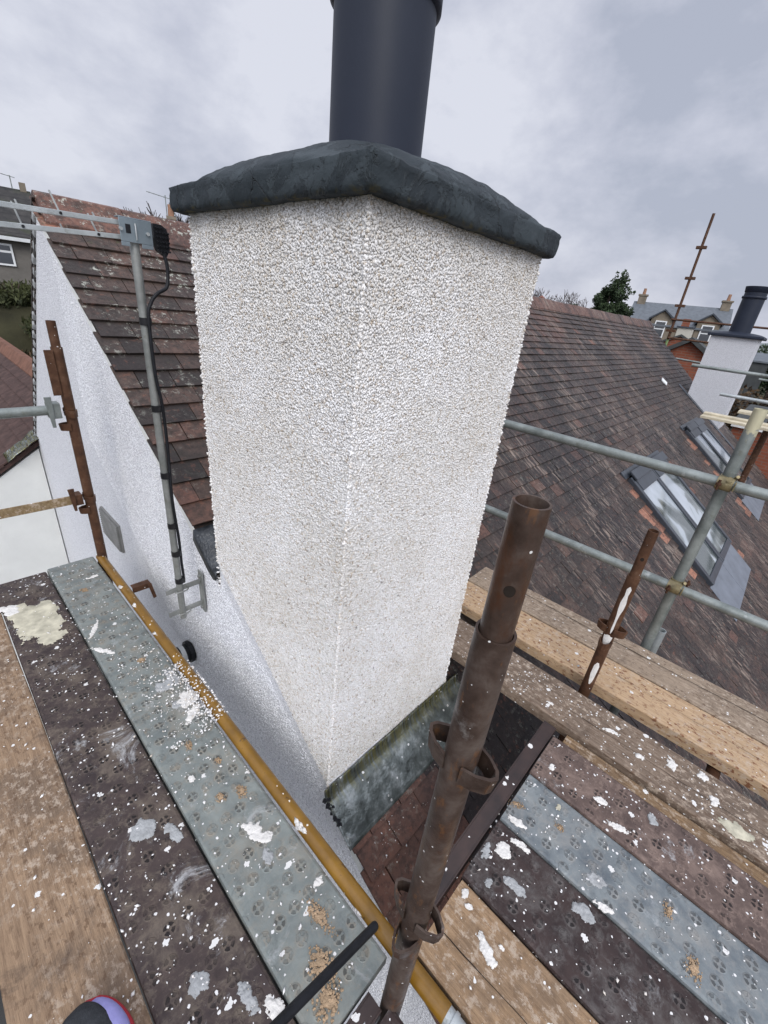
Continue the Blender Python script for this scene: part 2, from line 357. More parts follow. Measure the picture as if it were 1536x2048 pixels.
def bricks(name, a, b, s=1):
    m = Mat(name, .85)
    X, Y, Z = m.xyz(); cmb = m.n('ShaderNodeCombineXYZ')
    m.link(m.math('ADD', X, Y), cmb.inputs[0]); m.link(Z, cmb.inputs[1])
    t = m.n('ShaderNodeTexBrick'); m.t.links.new(cmb.outputs[0], t.inputs[0])
    t.inputs['Scale'].default_value = 1; t.inputs['Brick Width'].default_value = .225*s; t.inputs['Row Height'].default_value = .075*s
    t.inputs['Mortar Size'].default_value = .009*s; t.inputs['Color1'].default_value = a+(1,); t.inputs['Color2'].default_value = b+(1,)
    t.inputs['Mortar'].default_value = (.20, .14, .11, 1)
    m.base(m.mix(.3, t.outputs[0], m.ramp(m.noise(4, 6), (.3, tuple(x*.4 for x in a)), (.7, b)))); return m.m
M_BRICK = bricks('red_brick', (.21, .062, .035), (.30, .10, .055))
m = Mat('dark_far_roof_tiles', .8)
X, Y, Z = m.xyz()
rowm = m.step(m.math('FRACT', m.math('MULTIPLY', Z, 3.1)), .12, .0)
c = m.ramp(m.noise(3, 6, .7), (.35, (.022, .022, .022)), (.65, (.060, .056, .052)))
c = m.mix(m.math('MULTIPLY', rowm, .7), c, (.008, .008, .008))
c = m.mix(m.math('MULTIPLY', m.step(m.noise(1.1, 5), .52, .66), .5), c, (.05, .06, .028))
m.base(c); M_FARTILE = m.m

# ------------------------------------------------------------------ mesh helper
class MB:
    def __init__(s): s.v = []; s.f = []; s.c = []; s.sm = []
    def add(s, vs, fs, tint=None, smooth=False):
        o = len(s.v); s.v += [tuple(p) for p in vs]; s.f += [tuple(i+o for i in f) for f in fs]
        s.c += [.5 if tint is None else tint]*len(vs); s.sm += [smooth]*len(fs); return s
    def box(s, x0, x1, y0, y1, z0, z1, tint=None, mat=None):
        vs = [(x, y, z) for z in (z0, z1) for y in (y0, y1) for x in (x0, x1)]
        if mat is not None: vs = [mat @ Vector(p) for p in vs]
        return s.add(vs, [(0, 2, 3, 1), (4, 5, 7, 6), (0, 1, 5, 4), (2, 6, 7, 3), (0, 4, 6, 2), (1, 3, 7, 5)], tint)
    def tube(s, pts, r, n=20, cap=True, inner=None, tint=None):
        """swept tube; r number or list; inner = wall thickness leaves the ends open"""
        pts = [Vector(p) for p in pts]; rs = r if isinstance(r, (list, tuple)) else [r]*len(pts)
        rings = []
        prev = None
        for i, p in enumerate(pts):
            t = (pts[min(i+1, len(pts)-1)]-pts[max(i-1, 0)]).normalized()
            a = prev if prev is not None else (Vector((0, 0, 1)) if abs(t.z) < .9 else Vector((1, 0, 0)))
            x = (a - a.dot(t)*t).normalized(); y = t.cross(x); prev = x
            rings.append([p+(x*math.cos(q)+y*math.sin(q))*rs[i] for q in [2*math.pi*k/n for k in range(n)]])
        vs = [q for ring in rings for q in ring]; fs = []
        for i in range(len(rings)-1):
            for k in range(n): fs.append((i*n+k, i*n+(k+1) % n, (i+1)*n+(k+1) % n, (i+1)*n+k))
        s.add(vs, fs, tint, True)
        if cap and inner is None:
            s.add(rings[0], [tuple(range(n))[::-1]], tint); s.add(rings[-1], [tuple(range(n))], tint)
        if inner:
            for e_, sg in ((0, 1), (-1, -1)):
                p = pts[e_]; t = (pts[1]-pts[0]).normalized() if e_ == 0 else (pts[-1]-pts[-2]).normalized()
                outr = rings[e_]; k_ = (rs[e_]-inner)/rs[e_]
                inn = [p+(q-p)*k_ for q in outr]; deep = [q+t*sg*min(.15, (pts[-1]-pts[0]).length*.45) for q in inn]
                vs = outr+inn+deep; fs = []
                for k in range(n):
                    k2 = (k+1) % n
                    fs += [(k, k2, n+k2, n+k), (n+k, n+k2, 2*n+k2, 2*n+k)]
                fs.append(tuple(range(2*n, 3*n)))
                s.add(vs, fs, tint)
        return s
    def quad(s, *p, tint=None): return s.add(p, [tuple(range(len(p)))], tint)
    def prism(s, poly, off, tint=None):
        n = len(poly); off = Vector(off); a = [Vector(p) for p in poly]; b = [p+off for p in a]
        return s.add(a+b, [tuple(range(n))[::-1], tuple(range(n, 2*n))]+[(i, (i+1) % n, n+(i+1) % n, n+i) for i in range(n)], tint)
    def build(s, name, mat, parent=None, bevel=0, loc=None, label=None, recalc=True):
        me = bpy.data.meshes.new(name); me.from_pydata(s.v, [], s.f)
        if len(set(s.c)) > 1 or (s.c and s.c[0] != .5):
            at = me.attributes.new('tint', 'FLOAT', 'POINT'); at.data.foreach_set('value', s.c)
        me.polygons.foreach_set('use_smooth', s.sm)
        me.materials.append(mat)
        if recalc:
            import bmesh
            bm = bmesh.new(); bm.from_mesh(me); bmesh.ops.recalc_face_normals(bm, faces=bm.faces); bm.to_mesh(me); bm.free()
        me.update()
        o = bpy.data.objects.new(name, me); COL.objects.link(o)
        if parent is not None:
            o.parent = parent
            pl = Vector(parent.location) if parent.type == 'EMPTY' or True else Vector()
            p = parent
            tot = Vector()
            while p is not None: tot += Vector(p.location); p = p.parent
            if loc is None: o.location = -tot          # vertices are given in world coordinates
            else: o.location = Vector(loc)-tot
        elif loc is not None: o.location = loc
        if bevel:
            b = o.modifiers.new('bevel', 'BEVEL'); b.width = bevel; b.segments = 2; b.limit_method = 'ANGLE'; b.angle_limit = R(40)
        if label: o['label'] = label
        return o

def fastmesh(name, V, F, mat, parent=None, tint=None, k=3):
    me = bpy.data.meshes.new(name); me.vertices.add(len(V)); me.vertices.foreach_set('co', V.astype(np.float32).ravel())
    me.loops.add(F.size); me.loops.foreach_set('vertex_index', F.astype(np.int32).ravel())
    me.polygons.add(len(F)); me.polygons.foreach_set('loop_start', np.arange(0, F.size, k, dtype=np.int32))
    me.update(calc_edges=True)
    if tint is not None:
        at = me.attributes.new('tint', 'FLOAT', 'POINT'); at.data.foreach_set('value', tint.astype(np.float32))
    me.materials.append(mat)
    o = bpy.data.objects.new(name, me); COL.objects.link(o)
    if parent is not None:
        o.parent = parent; p = parent; tot = Vector()
        while p is not None: tot += Vector(p.location); p = p.parent
        o.location = -tot
    return o

def tag(o, label, cat, group=None):
    o['label'] = label; o['category'] = cat
    if group: o['group'] = group
    return o
def thing(name, loc, label, cat, group=None):
    o = bpy.data.objects.new(name, None); o.empty_display_size = .1; COL.objects.link(o); o.location = loc
    return tag(o, label, cat, group)
def struct(o, kind='structure'): o['kind'] = kind; return o

OCT = np.array([[1, 0, 0], [-1, 0, 0], [0, 1, 0], [0, -1, 0], [0, 0, 1], [0, 0, -1]], float)
OCTF = np.array([[0, 2, 4], [2, 1, 4], [1, 3, 4], [3, 0, 4], [2, 0, 5], [1, 2, 5], [3, 1, 5], [0, 3, 5]])
CUB = np.array([[x, y, z] for z in (-1, 1) for y in (-1, 1) for x in (-1, 1)], float)*.68
CUBF = np.array([[0, 2, 3], [0, 3, 1], [4, 5, 7], [4, 7, 6], [0, 1, 5], [0, 5, 4], [2, 6, 7], [2, 7, 3], [0, 4, 6], [0, 6, 2], [1, 3, 7], [1, 7, 5]])
def rotmats(n, tilt):
    """random spin about z followed by a random tilt"""
    a = npr.uniform(0, 2*np.pi, n); b = npr.normal(0, tilt, n); c = npr.normal(0, tilt, n)
    ca, sa, cb, sb, cc, s_c = np.cos(a), np.sin(a), np.cos(b), np.sin(b), np.cos(c), np.sin(c)
    z = np.zeros(n); o = np.ones(n)
    Rz = np.stack([ca, -sa, z, sa, ca, z, z, z, o], -1).reshape(n, 3, 3)
    Rx = np.stack([o, z, z, z, cb, -sb, z, sb, cb], -1).reshape(n, 3, 3)
    Ry = np.stack([cc, z, s_c, z, o, z, -s_c, z, cc], -1).reshape(n, 3, 3)
    return Rx @ Ry @ Rz
def chips(P, N, size, flat, tilt, sizes=None, shape='oct', tintpow=1.0):
    """angular stone chips at points P lying on a plane with normal N"""
    n = len(P); base, fc = (OCT, OCTF) if shape == 'oct' else (CUB, CUBF)
    k = len(base)
    sc_ = np.stack([npr.uniform(.7, 1.35, n), npr.uniform(.5, .95, n), npr.uniform(.6, 1.1, n)*flat], -1)*size
    sc_ *= npr.uniform(.55, 1.25, n)[:, None]
    if sizes is not None: sc_ *= sizes[:, None]
    V = base[None]*(1+npr.uniform(-.25, .25, (n, k, 1)))*sc_[:, None, :]
    V = np.einsum('nij,nkj->nki', rotmats(n, tilt), V)
    Nv = Vector(N); q = Nv.to_track_quat('Z', 'Y').to_matrix(); Q = np.array(q)
    V = V @ Q.T + P[:, None, :]
    F = (fc[None]+(np.arange(n)*k)[:, None, None]).reshape(-1, 3)
    t = np.repeat(npr.uniform(0, 1, n)**tintpow, k)
    return V.reshape(-1, 3), F, t
def join(parts):
    Vs, Fs, Ts, o = [], [], [], 0
    for V, F, t in parts: Vs.append(V); Fs.append(F+o); Ts.append(t); o += len(V)
    return np.concatenate(Vs), np.concatenate(Fs), np.concatenate(Ts)

# ------------------------------------------------------------------ roof geometry
S, Y0, Zr = .76, 1.75, -1.0          # near slope: z = Zr + S (y - Y0)
YR, ZRI = 3.47, .307                 # ridge
SF = .93                             # far slope
XW = .70                             # outside face of the gable
def rz(y): return Zr+S*(y-Y0)
def vx(y): return 12.25+.47*(y+.4)   # far verge runs slightly askew
nl = math.hypot(1, S); NRM = Vector((0, -S/nl, 1/nl)); DN = Vector((0, -1/nl, -S/nl))

house = thing('white_house', (6, 1.5, -6), 'white roughcast house with long brown clay tiled roof and big rendered chimney in front', 'house')

# gable wall (thick), following both slopes
yb0 = -2.6
poly = [(0, yb0, -6), (0, yb0, rz(yb0)-.05), (0, .7335, rz(.7335)-.05), (0, .7335, -1.69), (0, 1.524, -1.06), (0, 1.524, rz(1.524)-.05), (0, YR, ZRI-.05), (0, 5.42, ZRI-SF*(5.42-YR)-.05), (0, 6.6, ZRI-SF*(6.6-YR)-.05), (0, 6.6, -6)]
mb = MB(); mb.prism([(XW+.008, y, z) for _, y, z in poly], (.3, 0, 0)); gw = mb.build('gable_wall', M_WALL, house, label='white roughcast gable wall')
# real chips where the wall is close
n = 42000
yy = npr.uniform(.2, 3.3, n); top = np.where(yy < 1.6, np.minimum(rz(yy)+.0, -1.07+.82*(yy-1.5)), rz(yy)-.02); zz = top-npr.uniform(0, 1, n)**1.15*1.15
P = np.stack([np.full(n, XW+.008), yy, zz], -1)
fastmesh('wall_dash', *chips(P, (-1, 0, 0), .0042, .55, .5)[:2], M_CHIPB, gw, tint=npr.uniform(.3, 1, n*6)).data.name = 'wall_dash'
# eaves wall and back, so the house is closed
mb = MB(); mb.prism([(XW+.32, yb0, -6), (XW+.32, yb0, rz(yb0)-.1), (11.3, yb0, rz(yb0)-.1), (11.3, yb0, -6)], (0, .3, 0))
mb.build('front_wall', M_WALL, house)
mb = MB(); pf = [(yb0+.31, -6), (yb0+.31, rz(yb0+.31)-.1), (YR, ZRI-.1), (6.6, ZRI-SF*(6.6-YR)-.1), (6.6, -6)]
mb.prism([(vx(y)-.35, y, z) for y, z in pf], (.3, 0, 0)); mb.build('far_gable_wall', M_BRICK, house)

# near slope
roof_parts = MB()
def tile(mb, c, right, down, nrm, wd, ln, th, lift, tint, twist=0):
    r_ = right*math.cos(twist)+down*math.sin(twist); d_ = down*math.cos(twist)-right*math.sin(twist)
    vs = []
    for s_, t_ in ((0, lift), (1, lift*0)):        # s 0 = lower (exposed) edge
        for sx in (-1, 1):
            base = c + r_*(sx*wd/2) + d_*(-s_*ln)
            vs += [base+nrm*t_, base+nrm*(t_+th)]
    # vs: [low-left-bottom, low-left-top, low-right-bottom, low-right-top, up...]
    mb.add(vs, [(0, 2, 3, 1), (4, 5, 7, 6), (1, 3, 7, 5), (0, 4, 6, 2), (0, 1, 5, 4), (2, 6, 7, 3)], tint)
def near_tiles(xa, xb, ya, yb, skip=None):
    g = .1145; mb = MB(); X = Vector((1, 0, 0))
    s0 = YR*nl; k = 0
    while True:
        yy = (s0 - .10 - k*g)/nl
        if yy < ya: break
        if yy < yb:
            off = (k % 2)*.085 + rnd.uniform(-.008, .008)
            x = xa - off; xe = vx(yy)+.05 if xb is None else xb
            while x < xe:
                wd = .17; cx = x+wd/2
                l, r = max(x, xa-.012+rnd.uniform(-.004, .004)), min(x+wd, xe)
                if r-l > .03 and not (skip and skip((l+r)/2, yy)):
                    t = rnd.random()
                    base = .22+.45*noise.noise(Vector((cx*.8, yy*1.2, 3)))+rnd.gauss(.12, .13)
                    base = min(base, .66)
                    if t > .98: base = rnd.uniform(.70, .82)
                    if cx < 1.6 and 1.7 < yy < 2.5: base = rnd.choice((.1, .2, .45, .6, .72, .8))
                    elif cx < 1.6 and yy > 2.5: base += .22
                    if yy > 2.75: base += .12
                    if cx < 2 and yy < .72: base = rnd.uniform(.74, .90) if cx < 1.16 else rnd.uniform(0, .25)
                    if orange(cx, yy): base = 1.0
                    base = min(1, max(0, base))
                    lf = .017+rnd.uniform(-.003, .004)
                    tile(mb, Vector(((l+r)/2, yy, rz(yy)))+NRM*.004, X, DN, NRM, r-l-rnd.uniform(.002, .005), .16+rnd.uniform(-.003, .003), .011, lf, base, rnd.gauss(0, .010))
                x += wd
        k += 1
    return mb
def orange(x, y):
    for (x0, x1) in ((5.43, 7.05), (9.15, 10.75)):
        if -.36 < y < 1.0 and (x0-.22 < x < x0+.02 or x1-.02 < x < x1+.22): return rnd.random() < (.62 if x < x0+.1 else .4)
    return False
roofm = near_tiles(XW, None, -2.7, 9, lambda x, y: x < 1.50 and .70 < y < 1.70 and not (x > 1.40 and y > 1.5))
roof = roofm.build('roof', M_TILE, house, recalc=False)
mb = MB()      # roof deck below the tiles (closed slab) on both slopes
mb.add([(XW+.01, -2.75, rz(-2.75)-.004), (vx(-2.75), -2.75, rz(-2.75)-.004), (vx(YR), YR, ZRI-.004), (XW+.01, YR, ZRI-.004),
        (XW+.01, -2.75, rz(-2.75)-.06), (vx(-2.75), -2.75, rz(-2.75)-.06), (vx(YR), YR, ZRI-.06), (XW+.01, YR, ZRI-.06)],
       [(0, 1, 2, 3), (7, 6, 5, 4), (0, 4, 5, 1), (1, 5, 6, 2), (3, 7, 4, 0)], .1)
yf = 6.7; zf = ZRI-SF*(yf-YR)
mb.add([(XW-.0, YR, ZRI-.004), (vx(YR), YR, ZRI-.004), (vx(YR), yf, zf), (XW-.0, yf, zf), (XW-.0, YR, ZRI-.05), (vx(YR), YR, ZRI-.05), (vx(YR), yf, zf-.05), (XW-.0, yf, zf-.05)],
       [(0, 1, 2, 3), (7, 6, 5, 4), (0, 3, 7, 4), (2, 6, 7, 3), (1, 5, 6, 2)], .1)
mb.build('roof_deck', M_TILE, roof, recalc=False)
# far slope tiles (only their verge ends are in sight) + white mortar bedding between them
mb = MB(); mo = MB(); nf = math.hypot(1, SF); FN = Vector((0, SF/nf, 1/nf)); FD = Vector((0, 1/nf, -SF/nf))
for k in range(36):
    c = Vector((0, YR, ZRI))+FD*(.10+k*.105)
    if c.y > 6.6: break
    for j in range(5):
        tile(mb, Vector((XW-.055+.17*j+.08, c.y, c.z))+FN*.006+Vector((.058, 0, 0)), Vector((1, 0, 0)), FD, FN, .165, .15, .014, .022, rnd.uniform(.05, .6), 0)
    p = c+FD*-.05
    mo.box(-.018, .03, -.03, .03, -.040, -.004, mat=Matrix.Translation((XW+.012, p.y, p.z))@Matrix.Rotation(-math.atan(SF), 4, 'X')@Matrix.Rotation(rnd.uniform(-.3, .3), 4, 'Y'))
mb.build('far_slope_tiles', M_TILE, roof, recalc=False)
mo.build('verge_mortar', M_MORTARG, roof, .008, label='white mortar bedding along the verge')
# verge mortar under the near slope edge
mb = MB()
yy = -2.6
for ya_, yb_ in ((-2.6, .70), (1.72, YR)): mb.prism([(XW+.005, ya_, rz(ya_)-.052), (XW+.005, yb_, rz(yb_)-.052), (XW+.005, yb_, rz(yb_)-.006), (XW+.005, ya_, rz(ya_)-.006)], (.04, 0, 0))
mb.build('verge_bedding', M_WALLB, roof)
# ridge: angular clay ridge tiles with mortar joints
mb = MB(); x = XW+.012; k = 0
while x < vx(YR):
    L_ = min(.44, vx(YR)+.04-x); th = .014; tn = rnd.uniform(.86, 1.0) if x < 1.8 else rnd.uniform(.66, .86); h = .055+rnd.uniform(-.004, .006); wv = .165
    dz = rnd.uniform(-.004, .004)
    prof = [(-wv, -S*wv+h-.01), (-.03, h+.008), (0, h+.018), (.03, h+.008), (wv, -SF*wv+h-.01), (wv, -SF*wv+h-.03), (0, h-.012), (-wv, -S*wv+h-.03)]
    a = [Vector((x+.003, YR+p, ZRI+q+dz)) for p, q in prof]; mb.prism(a, (L_-.006, 0, 0), tn)
    x += .44
mb.build('ridge_tiles', M_TILE, roof, label='orange red clay ridge tiles')

# ------------------------------------------------------------------ chimney
CX0, CX1, CY0, CY1, CZ = .7, 1.475, .7325, 1.525, .20
def crz(y): return -1.70+.79*(y-CY0)
mb = MB()
b_ = .005
mb.add([(CX0+b_, CY0+b_, -1.70), (CX1-b_, CY0+b_, -1.70), (CX1-b_, CY1-b_, -1.25), (CX0+b_, CY1-b_, crz(CY1)),
        (CX0+b_, CY0+b_, CZ), (CX1-b_, CY0+b_, CZ), (CX1-b_, CY1-b_, CZ), (CX0+b_, CY1-b_, CZ)],
       [(0, 1, 5, 4), (1, 2, 6, 5), (2, 3, 7, 6), (3, 0, 4, 7), (4, 5, 6, 7), (3, 2, 1, 0)])
chim = mb.build('chimney', M_DASHBED, house, label='large chimney stack covered in cream and white stone chips')
def rectpts(n, u0, u1, v0, v1):
    st = math.sqrt((u1-u0)*(v1-v0)/n); U, V_ = np.meshgrid(np.arange(u0, u1, st), np.arange(v0, v1, st)); U = U+st*.5*(np.arange(U.shape[0])[:, None] % 2)
    u = (U+npr.uniform(-.55, .55, U.shape)*st).ravel(); v = (V_+npr.uniform(-.55, .55, U.shape)*st).ravel(); return np.clip(u, u0, u1), np.clip(v, v0, v1)
parts = []
n = 58000; u, v = rectpts(n, CY0, CY1, -1.72, CZ); k = v > crz(u)-.003; u, v = u[k], v[k]
parts.append(chips(np.stack([np.full(len(u), CX0+.003), u, v], -1), (-1, 0, 0), .0043, .36, .18, shape='cub'))
n = 58000; u, v = rectpts(n, CX0, CX1, -1.705, CZ)
parts.append(chips(np.stack([u, np.full(len(u), CY0+.003), v], -1), (0, -1, 0), .0043, .36, .18, shape='cub'))
n = 7000; u, v = rectpts(n, CY0, CY1, -1.72, CZ); k = v > rz(u); u, v = u[k], v[k]
parts.append(chips(np.stack([np.full(len(u), CX1-.003), u, v], -1), (1, 0, 0), .0075, .5, .4))
n = 6000; u, v = rectpts(n, CX0, CX1, -1.2, CZ)
parts.append(chips(np.stack([u, np.full(len(u), CY1-.003), v], -1), (0, 1, 0), .0075, .5, .4))
for (px, py, nn) in ((CX0+.004, CY0+.004, 420), (CX1-.003, CY0+.003, 700), (CX0+.003, CY1-.003, 600)):
    v = npr.uniform(-1.7, CZ, nn); v = v[v > crz(py)] 
    parts.append(chips(np.stack([px+npr.normal(0, .002, len(v)), py+npr.normal(0, .002, len(v)), v], -1), (-.7, -.7, 0), .005, .7, .6, shape='cub'))
V, F, T = join(parts)
fastmesh('stone_chips', V, F, M_CHIP, chim, tint=T)
# plastic corner bead just visible under the chips
mb = MB(); mb.box(CX0+.0035, CX0+.008, CY0+.0035, CY0+.008, -1.70, CZ-.002); mb.build('corner_bead', M_DASHBED, chim)

# cap: rough mortar flaunching painted dark grey
def cap_mesh(x0, x1, y0, y1, zb, side, rise, fall, nu=70, amp=.0075):
    mb = MB(); nx, ny = nu, nu; vs = []; fs = []
    def wob(p, s_, a): return a*noise.fractal(Vector(p)*s_, 1.0, 2.0, 5)
    for j in range(ny+1):
        for i in range(nx+1):
            # denser at the edges
            fu = .5-.5*math.cos(math.pi*i/nx); fv = .5-.5*math.cos(math.pi*j/ny)
            x = x0+(x1-x0)*fu; y = y0+(y1-y0)*fv
            t = min(x-x0, x1-x, y-y0, y1-y)
            tt = -fall*math.log(math.exp(-(x-x0)/fall)+math.exp(-(x1-x)/fall)+math.exp(-(y-y0)/fall)+math.exp(-(y1-y)/fall)) if fall else t
            tt = max(0, min(t, tt+.02))
            z = zb+side+rise*(1-math.exp(-tt/fall))
            if t < .008: z -= (.008-t)*.8
            w_ = min(1, t/.03+.25)
            z += wob((x, y, 0), 5, amp*1.1)*w_+wob((x, y, 2), 22, amp*.35)
            ox = wob((x, y, 5), 7, amp*.7)*(1 if t < .002 else 0)
            vs.append((x+ox, y+wob((x, y, 9), 7, amp*.7)*(1 if t < .002 else 0), z))
    W = nx+1
    for j in range(ny):
        for i in range(nx): fs.append((j*W+i, j*W+i+1, (j+1)*W+i+1, (j+1)*W+i))
    # sides
    loop = [i for i in range(nx+1)]+[j*W+nx for j in range(1, ny+1)]+[ny*W+i for i in range(nx-1, -1, -1)]+[j*W for j in range(ny-1, 0, -1)]
    m_ = len(loop); steps = 6; base = len(vs); cx, cy = (x0+x1)/2, (y0+y1)/2
    for s_ in range(1, steps+1):
        for q in loop:
            X_, Y_, Z_ = vs[q]; f_ = s_/steps; z = Z_*(1-f_)+zb*f_
            bul = wob((X_, Y_, z*2), 9, amp*.55)+wob((X_, Y_, z*3), 30, amp*.25)
            bul -= .006*max(0, f_-.8)/.2
            dx = 1 if abs(X_-x1) < .02 else (-1 if abs(X_-x0) < .02 else 0); dy = 1 if abs(Y_-y1) < .02 else (-1 if abs(Y_-y0) < .02 else 0)
            if s_ == steps: z += wob((X_, Y_, 1), 12, .004)
            vs.append((X_+dx*bul, Y_+dy*bul, z))
    prev = loop
    for s_ in range(steps):
        cur = [base+s_*m_+i for i in range(m_)]
        for i in range(m_): fs.append((prev[i], prev[(i+1) % m_], cur[(i+1) % m_], cur[i]))
        prev = cur
    fs.append(tuple(prev[::-1]))
    mb.add(vs, fs, None, True); return mb
o_ = .035
cap = cap_mesh(CX0-o_, CX1+o_, CY0-o_, CY1+o_, .193, .066, .099, .115).build('chimney_cap', M_CAP, chim)
FXc, FYc = 1.088, 1.129
mb = MB(); mb.tube([(FXc, FYc, .25), (FXc, FYc, 1.25)], .1345, 96, cap=False)
mb.tube([(FXc, FYc, .69), (FXc, FYc, .697), (FXc, FYc, .735), (FXc, FYc, .741)], [.1345, .146, .146, .1345], 96, cap=False)
mb.tube([(FXc, FYc, 1.25), (FXc, FYc, 1.26), (FXc, FYc, 1.34)], [.1345, .16, .16], 96, cap=False)
mb.tube([(FXc, FYc, 1.34), (FXc, FYc, 1.33), (FXc, FYc, .8)], [.16, .12, .12], 96, cap=False)
mb.build('flue_pipe', M_FLUE, chim, recalc=False)
# lead apron on the near side + back gutter
mb = MB(); nx_, ny_ = 40, 14; vs = []; fs = []
for j in range(ny_+1):
    for i in range(nx_+1):
        x = XW-.02+(CX1+.13-XW)*i/nx_; t = j/ny_
        if t < .35: y = CY0-.004-.03*(t/.35)**2; z = -1.695+(rz(CY0-.035)+.03+1.695)*(t/.35)
        else:
            y = CY0-.034-(t-.35)/.65*.135; z = rz(y)+.040
        z += .006*noise.noise(Vector((x*9, y*9, 0)))+.002*noise.noise(Vector((x*40, y*40, 0)))
        vs.append((x, y, z))
for j in range(ny_):
    for i in range(nx_): a = j*(nx_+1)+i; fs.append((a, a+1, a+nx_+2, a+nx_+1))
mb.add(vs, fs, None, True); fl = mb.build('lead_flashing', M_LEAD, chim); sm = fl.modifiers.new('s', 'SOLIDIFY'); sm.thickness = .004
# bit of black mastic at the foot of the corner
mb = MB(); vs = []
for i in range(60): vs.append((XW-.012+rnd.gauss(0, .006), CY0-.01-rnd.random()**2*.09, -1.71-rnd.random()*.02))
for p in vs:
    p = (p[0], p[1], rz(p[1])+.035+rnd.random()*.012)
    r_ = rnd.uniform(.004, .010); mb.add([(p[0]+a[0]*r_, p[1]+a[1]*r_, p[2]+a[2]*r_) for a in OCT], [tuple(f) for f in OCTF])
mb.build('mastic', M_BLACK, chim)
mb = MB(); vs = []; fs = []
for j in range(9):
    for i in range(9):
        x = XW-.006+(CX1+.15-XW)*i/8; y = CY1+.0+.20*j/8; z = rz(y)+.020+.012*noise.noise(Vector((x*10, y*10, 4)))+(.03 if j == 0 else 0)
        vs.append((x, y, z))
for j in range(8):
    for i in range(8): a = j*9+i; fs.append((a, a+1, a+10, a+9))
# drip folded down over the wall
o2 = len(vs)
for j in range(9): x, y, z = vs[j*9]; vs.append((x-.003, y, z-.05-.02*noise.noise(Vector((y*12, 0, 0)))))
for j in range(8): fs.append((j*9, (j+1)*9, o2+j+1, o2+j))
mb.add(vs, fs, None, True); bgut = mb.build('back_gutter', simple('black_wet_lead', (.035, .040, .046), .3, .2, .5, 18, .5, .01), chim, label='dark folded lead behind the chimney'); sm = bgut.modifiers.new('s', 'SOLIDIFY'); sm.thickness = .004

# far chimney on the same roof
fx0, fx1, fy0, fy1 = 11.75, 12.55, .84, 1.64
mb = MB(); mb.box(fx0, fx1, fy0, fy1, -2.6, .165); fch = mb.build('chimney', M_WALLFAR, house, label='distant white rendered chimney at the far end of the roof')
cap_mesh(fx0-.07, fx1+.07, fy0-.07, fy1+.07, .165, .055, .07, .15, 24, .004).build('chimney_cap', M_FLUE, fch)
cxx, cyy = (fx0+fx1)/2, (fy0+fy1)/2
mb = MB(); mb.tube([(cxx, cyy, .25), (cxx, cyy, 1.02)], .19, 40, cap=False)
mb.tube([(cxx, cyy, .90), (cxx, cyy, .905), (cxx, cyy, .945), (cxx, cyy, .95)], [.19, .21, .21, .19], 40, cap=False)
mb.tube([(cxx, cyy, 1.0), (cxx, cyy, 1.02), (cxx, cyy, 1.12)], [.17, .20, .215], 40, cap=False); mb.tube([(cxx, cyy, 1.12), (cxx, cyy, 1.11), (cxx, cyy, .7)], [.215, .17, .17], 40)
mb.build('flue_pipe', M_FLUE, fch, recalc=False)
mb = MB(); mb.prism([(fx0-.03, 1.85, rz(1.85)+.05), (fx0-.03, .35, rz(.35)+.05), (fx0-.03, .35, rz(.35)-.02), (fx0-.03, 1.85, rz(1.85)-.02)], (-.16, 0, 0)); mb.build('flashing', M_FRAME, fch)

# roof windows
def roofwin(x0, x1, ya, yb, lab):
    F_ = lambda x, y, h: Vector((x, y, rz(y)))+NRM*h
    def slab(mb, x0, x1, y0, y1, h0, h1):
        p = [F_(x, y, h) for h in (h0, h1) for y in (y0, y1) for x in (x0, x1)]
        mb.add(p, [(0, 2, 3, 1), (4, 5, 7, 6), (0, 1, 5, 4), (2, 6, 7, 3), (0, 4, 6, 2), (1, 3, 7, 5)])
    xm = (x0+x1)/2; mb = MB()
    for a, b in ((x0, x0+.07), (xm-.055, xm-.008), (xm+.008, xm+.055), (x1-.07, x1)): slab(mb, a, b, yb, ya, .0, .075)
    for a, b in ((x0+.07, xm-.055), (xm+.055, x1-.07)):
        slab(mb, a, b, ya-.16, ya, .0, .085); slab(mb, a, b, yb, yb+.06, .0, .07)
        slab(mb, a-.04, b+.04, ya-.05, ya+.05, .086, .11)
    slab(mb, x0-.06, x1+.06, ya+.01, ya+.09, .0, .045)
    fr = mb.build('roof_window', M_FRAME, house, .006, label=lab)
    for a, b in ((x0+.071, xm-.056), (xm+.056, x1-.071)):
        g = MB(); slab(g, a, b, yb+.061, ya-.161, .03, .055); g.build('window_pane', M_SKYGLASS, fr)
    ap = MB(); slab(ap, x0-.02, xm-.003, yb-.34, yb-.002, .03, .036); slab(ap, xm+.003, x1+.02, yb-.34, yb-.002, .03, .036)
    ap.build('lead_apron', M_SLATEGREY, fr)
roofwin(5.45, 7.05, 1.02, -.13, 'nearer pair of roof windows with dark grey frames')
roofwin(9.2, 10.72, 1.13, -.05, 'farther pair of roof windows with dark grey frames')
# broken tile / slipped white tile
mb = MB(); p = Vector((10.6, 1.98, rz(1.98)))
mb.box(-.1, .1, -.07, .07, .03, .045, mat=Matrix.Translation(p)@Matrix.Rotation(math.atan(S), 4, 'X')@Matrix.Rotation(.3, 4, 'Z')); mb.build('slipped_tile', M_WHITEFR, roof, label='slipped pale tile on dark roof')
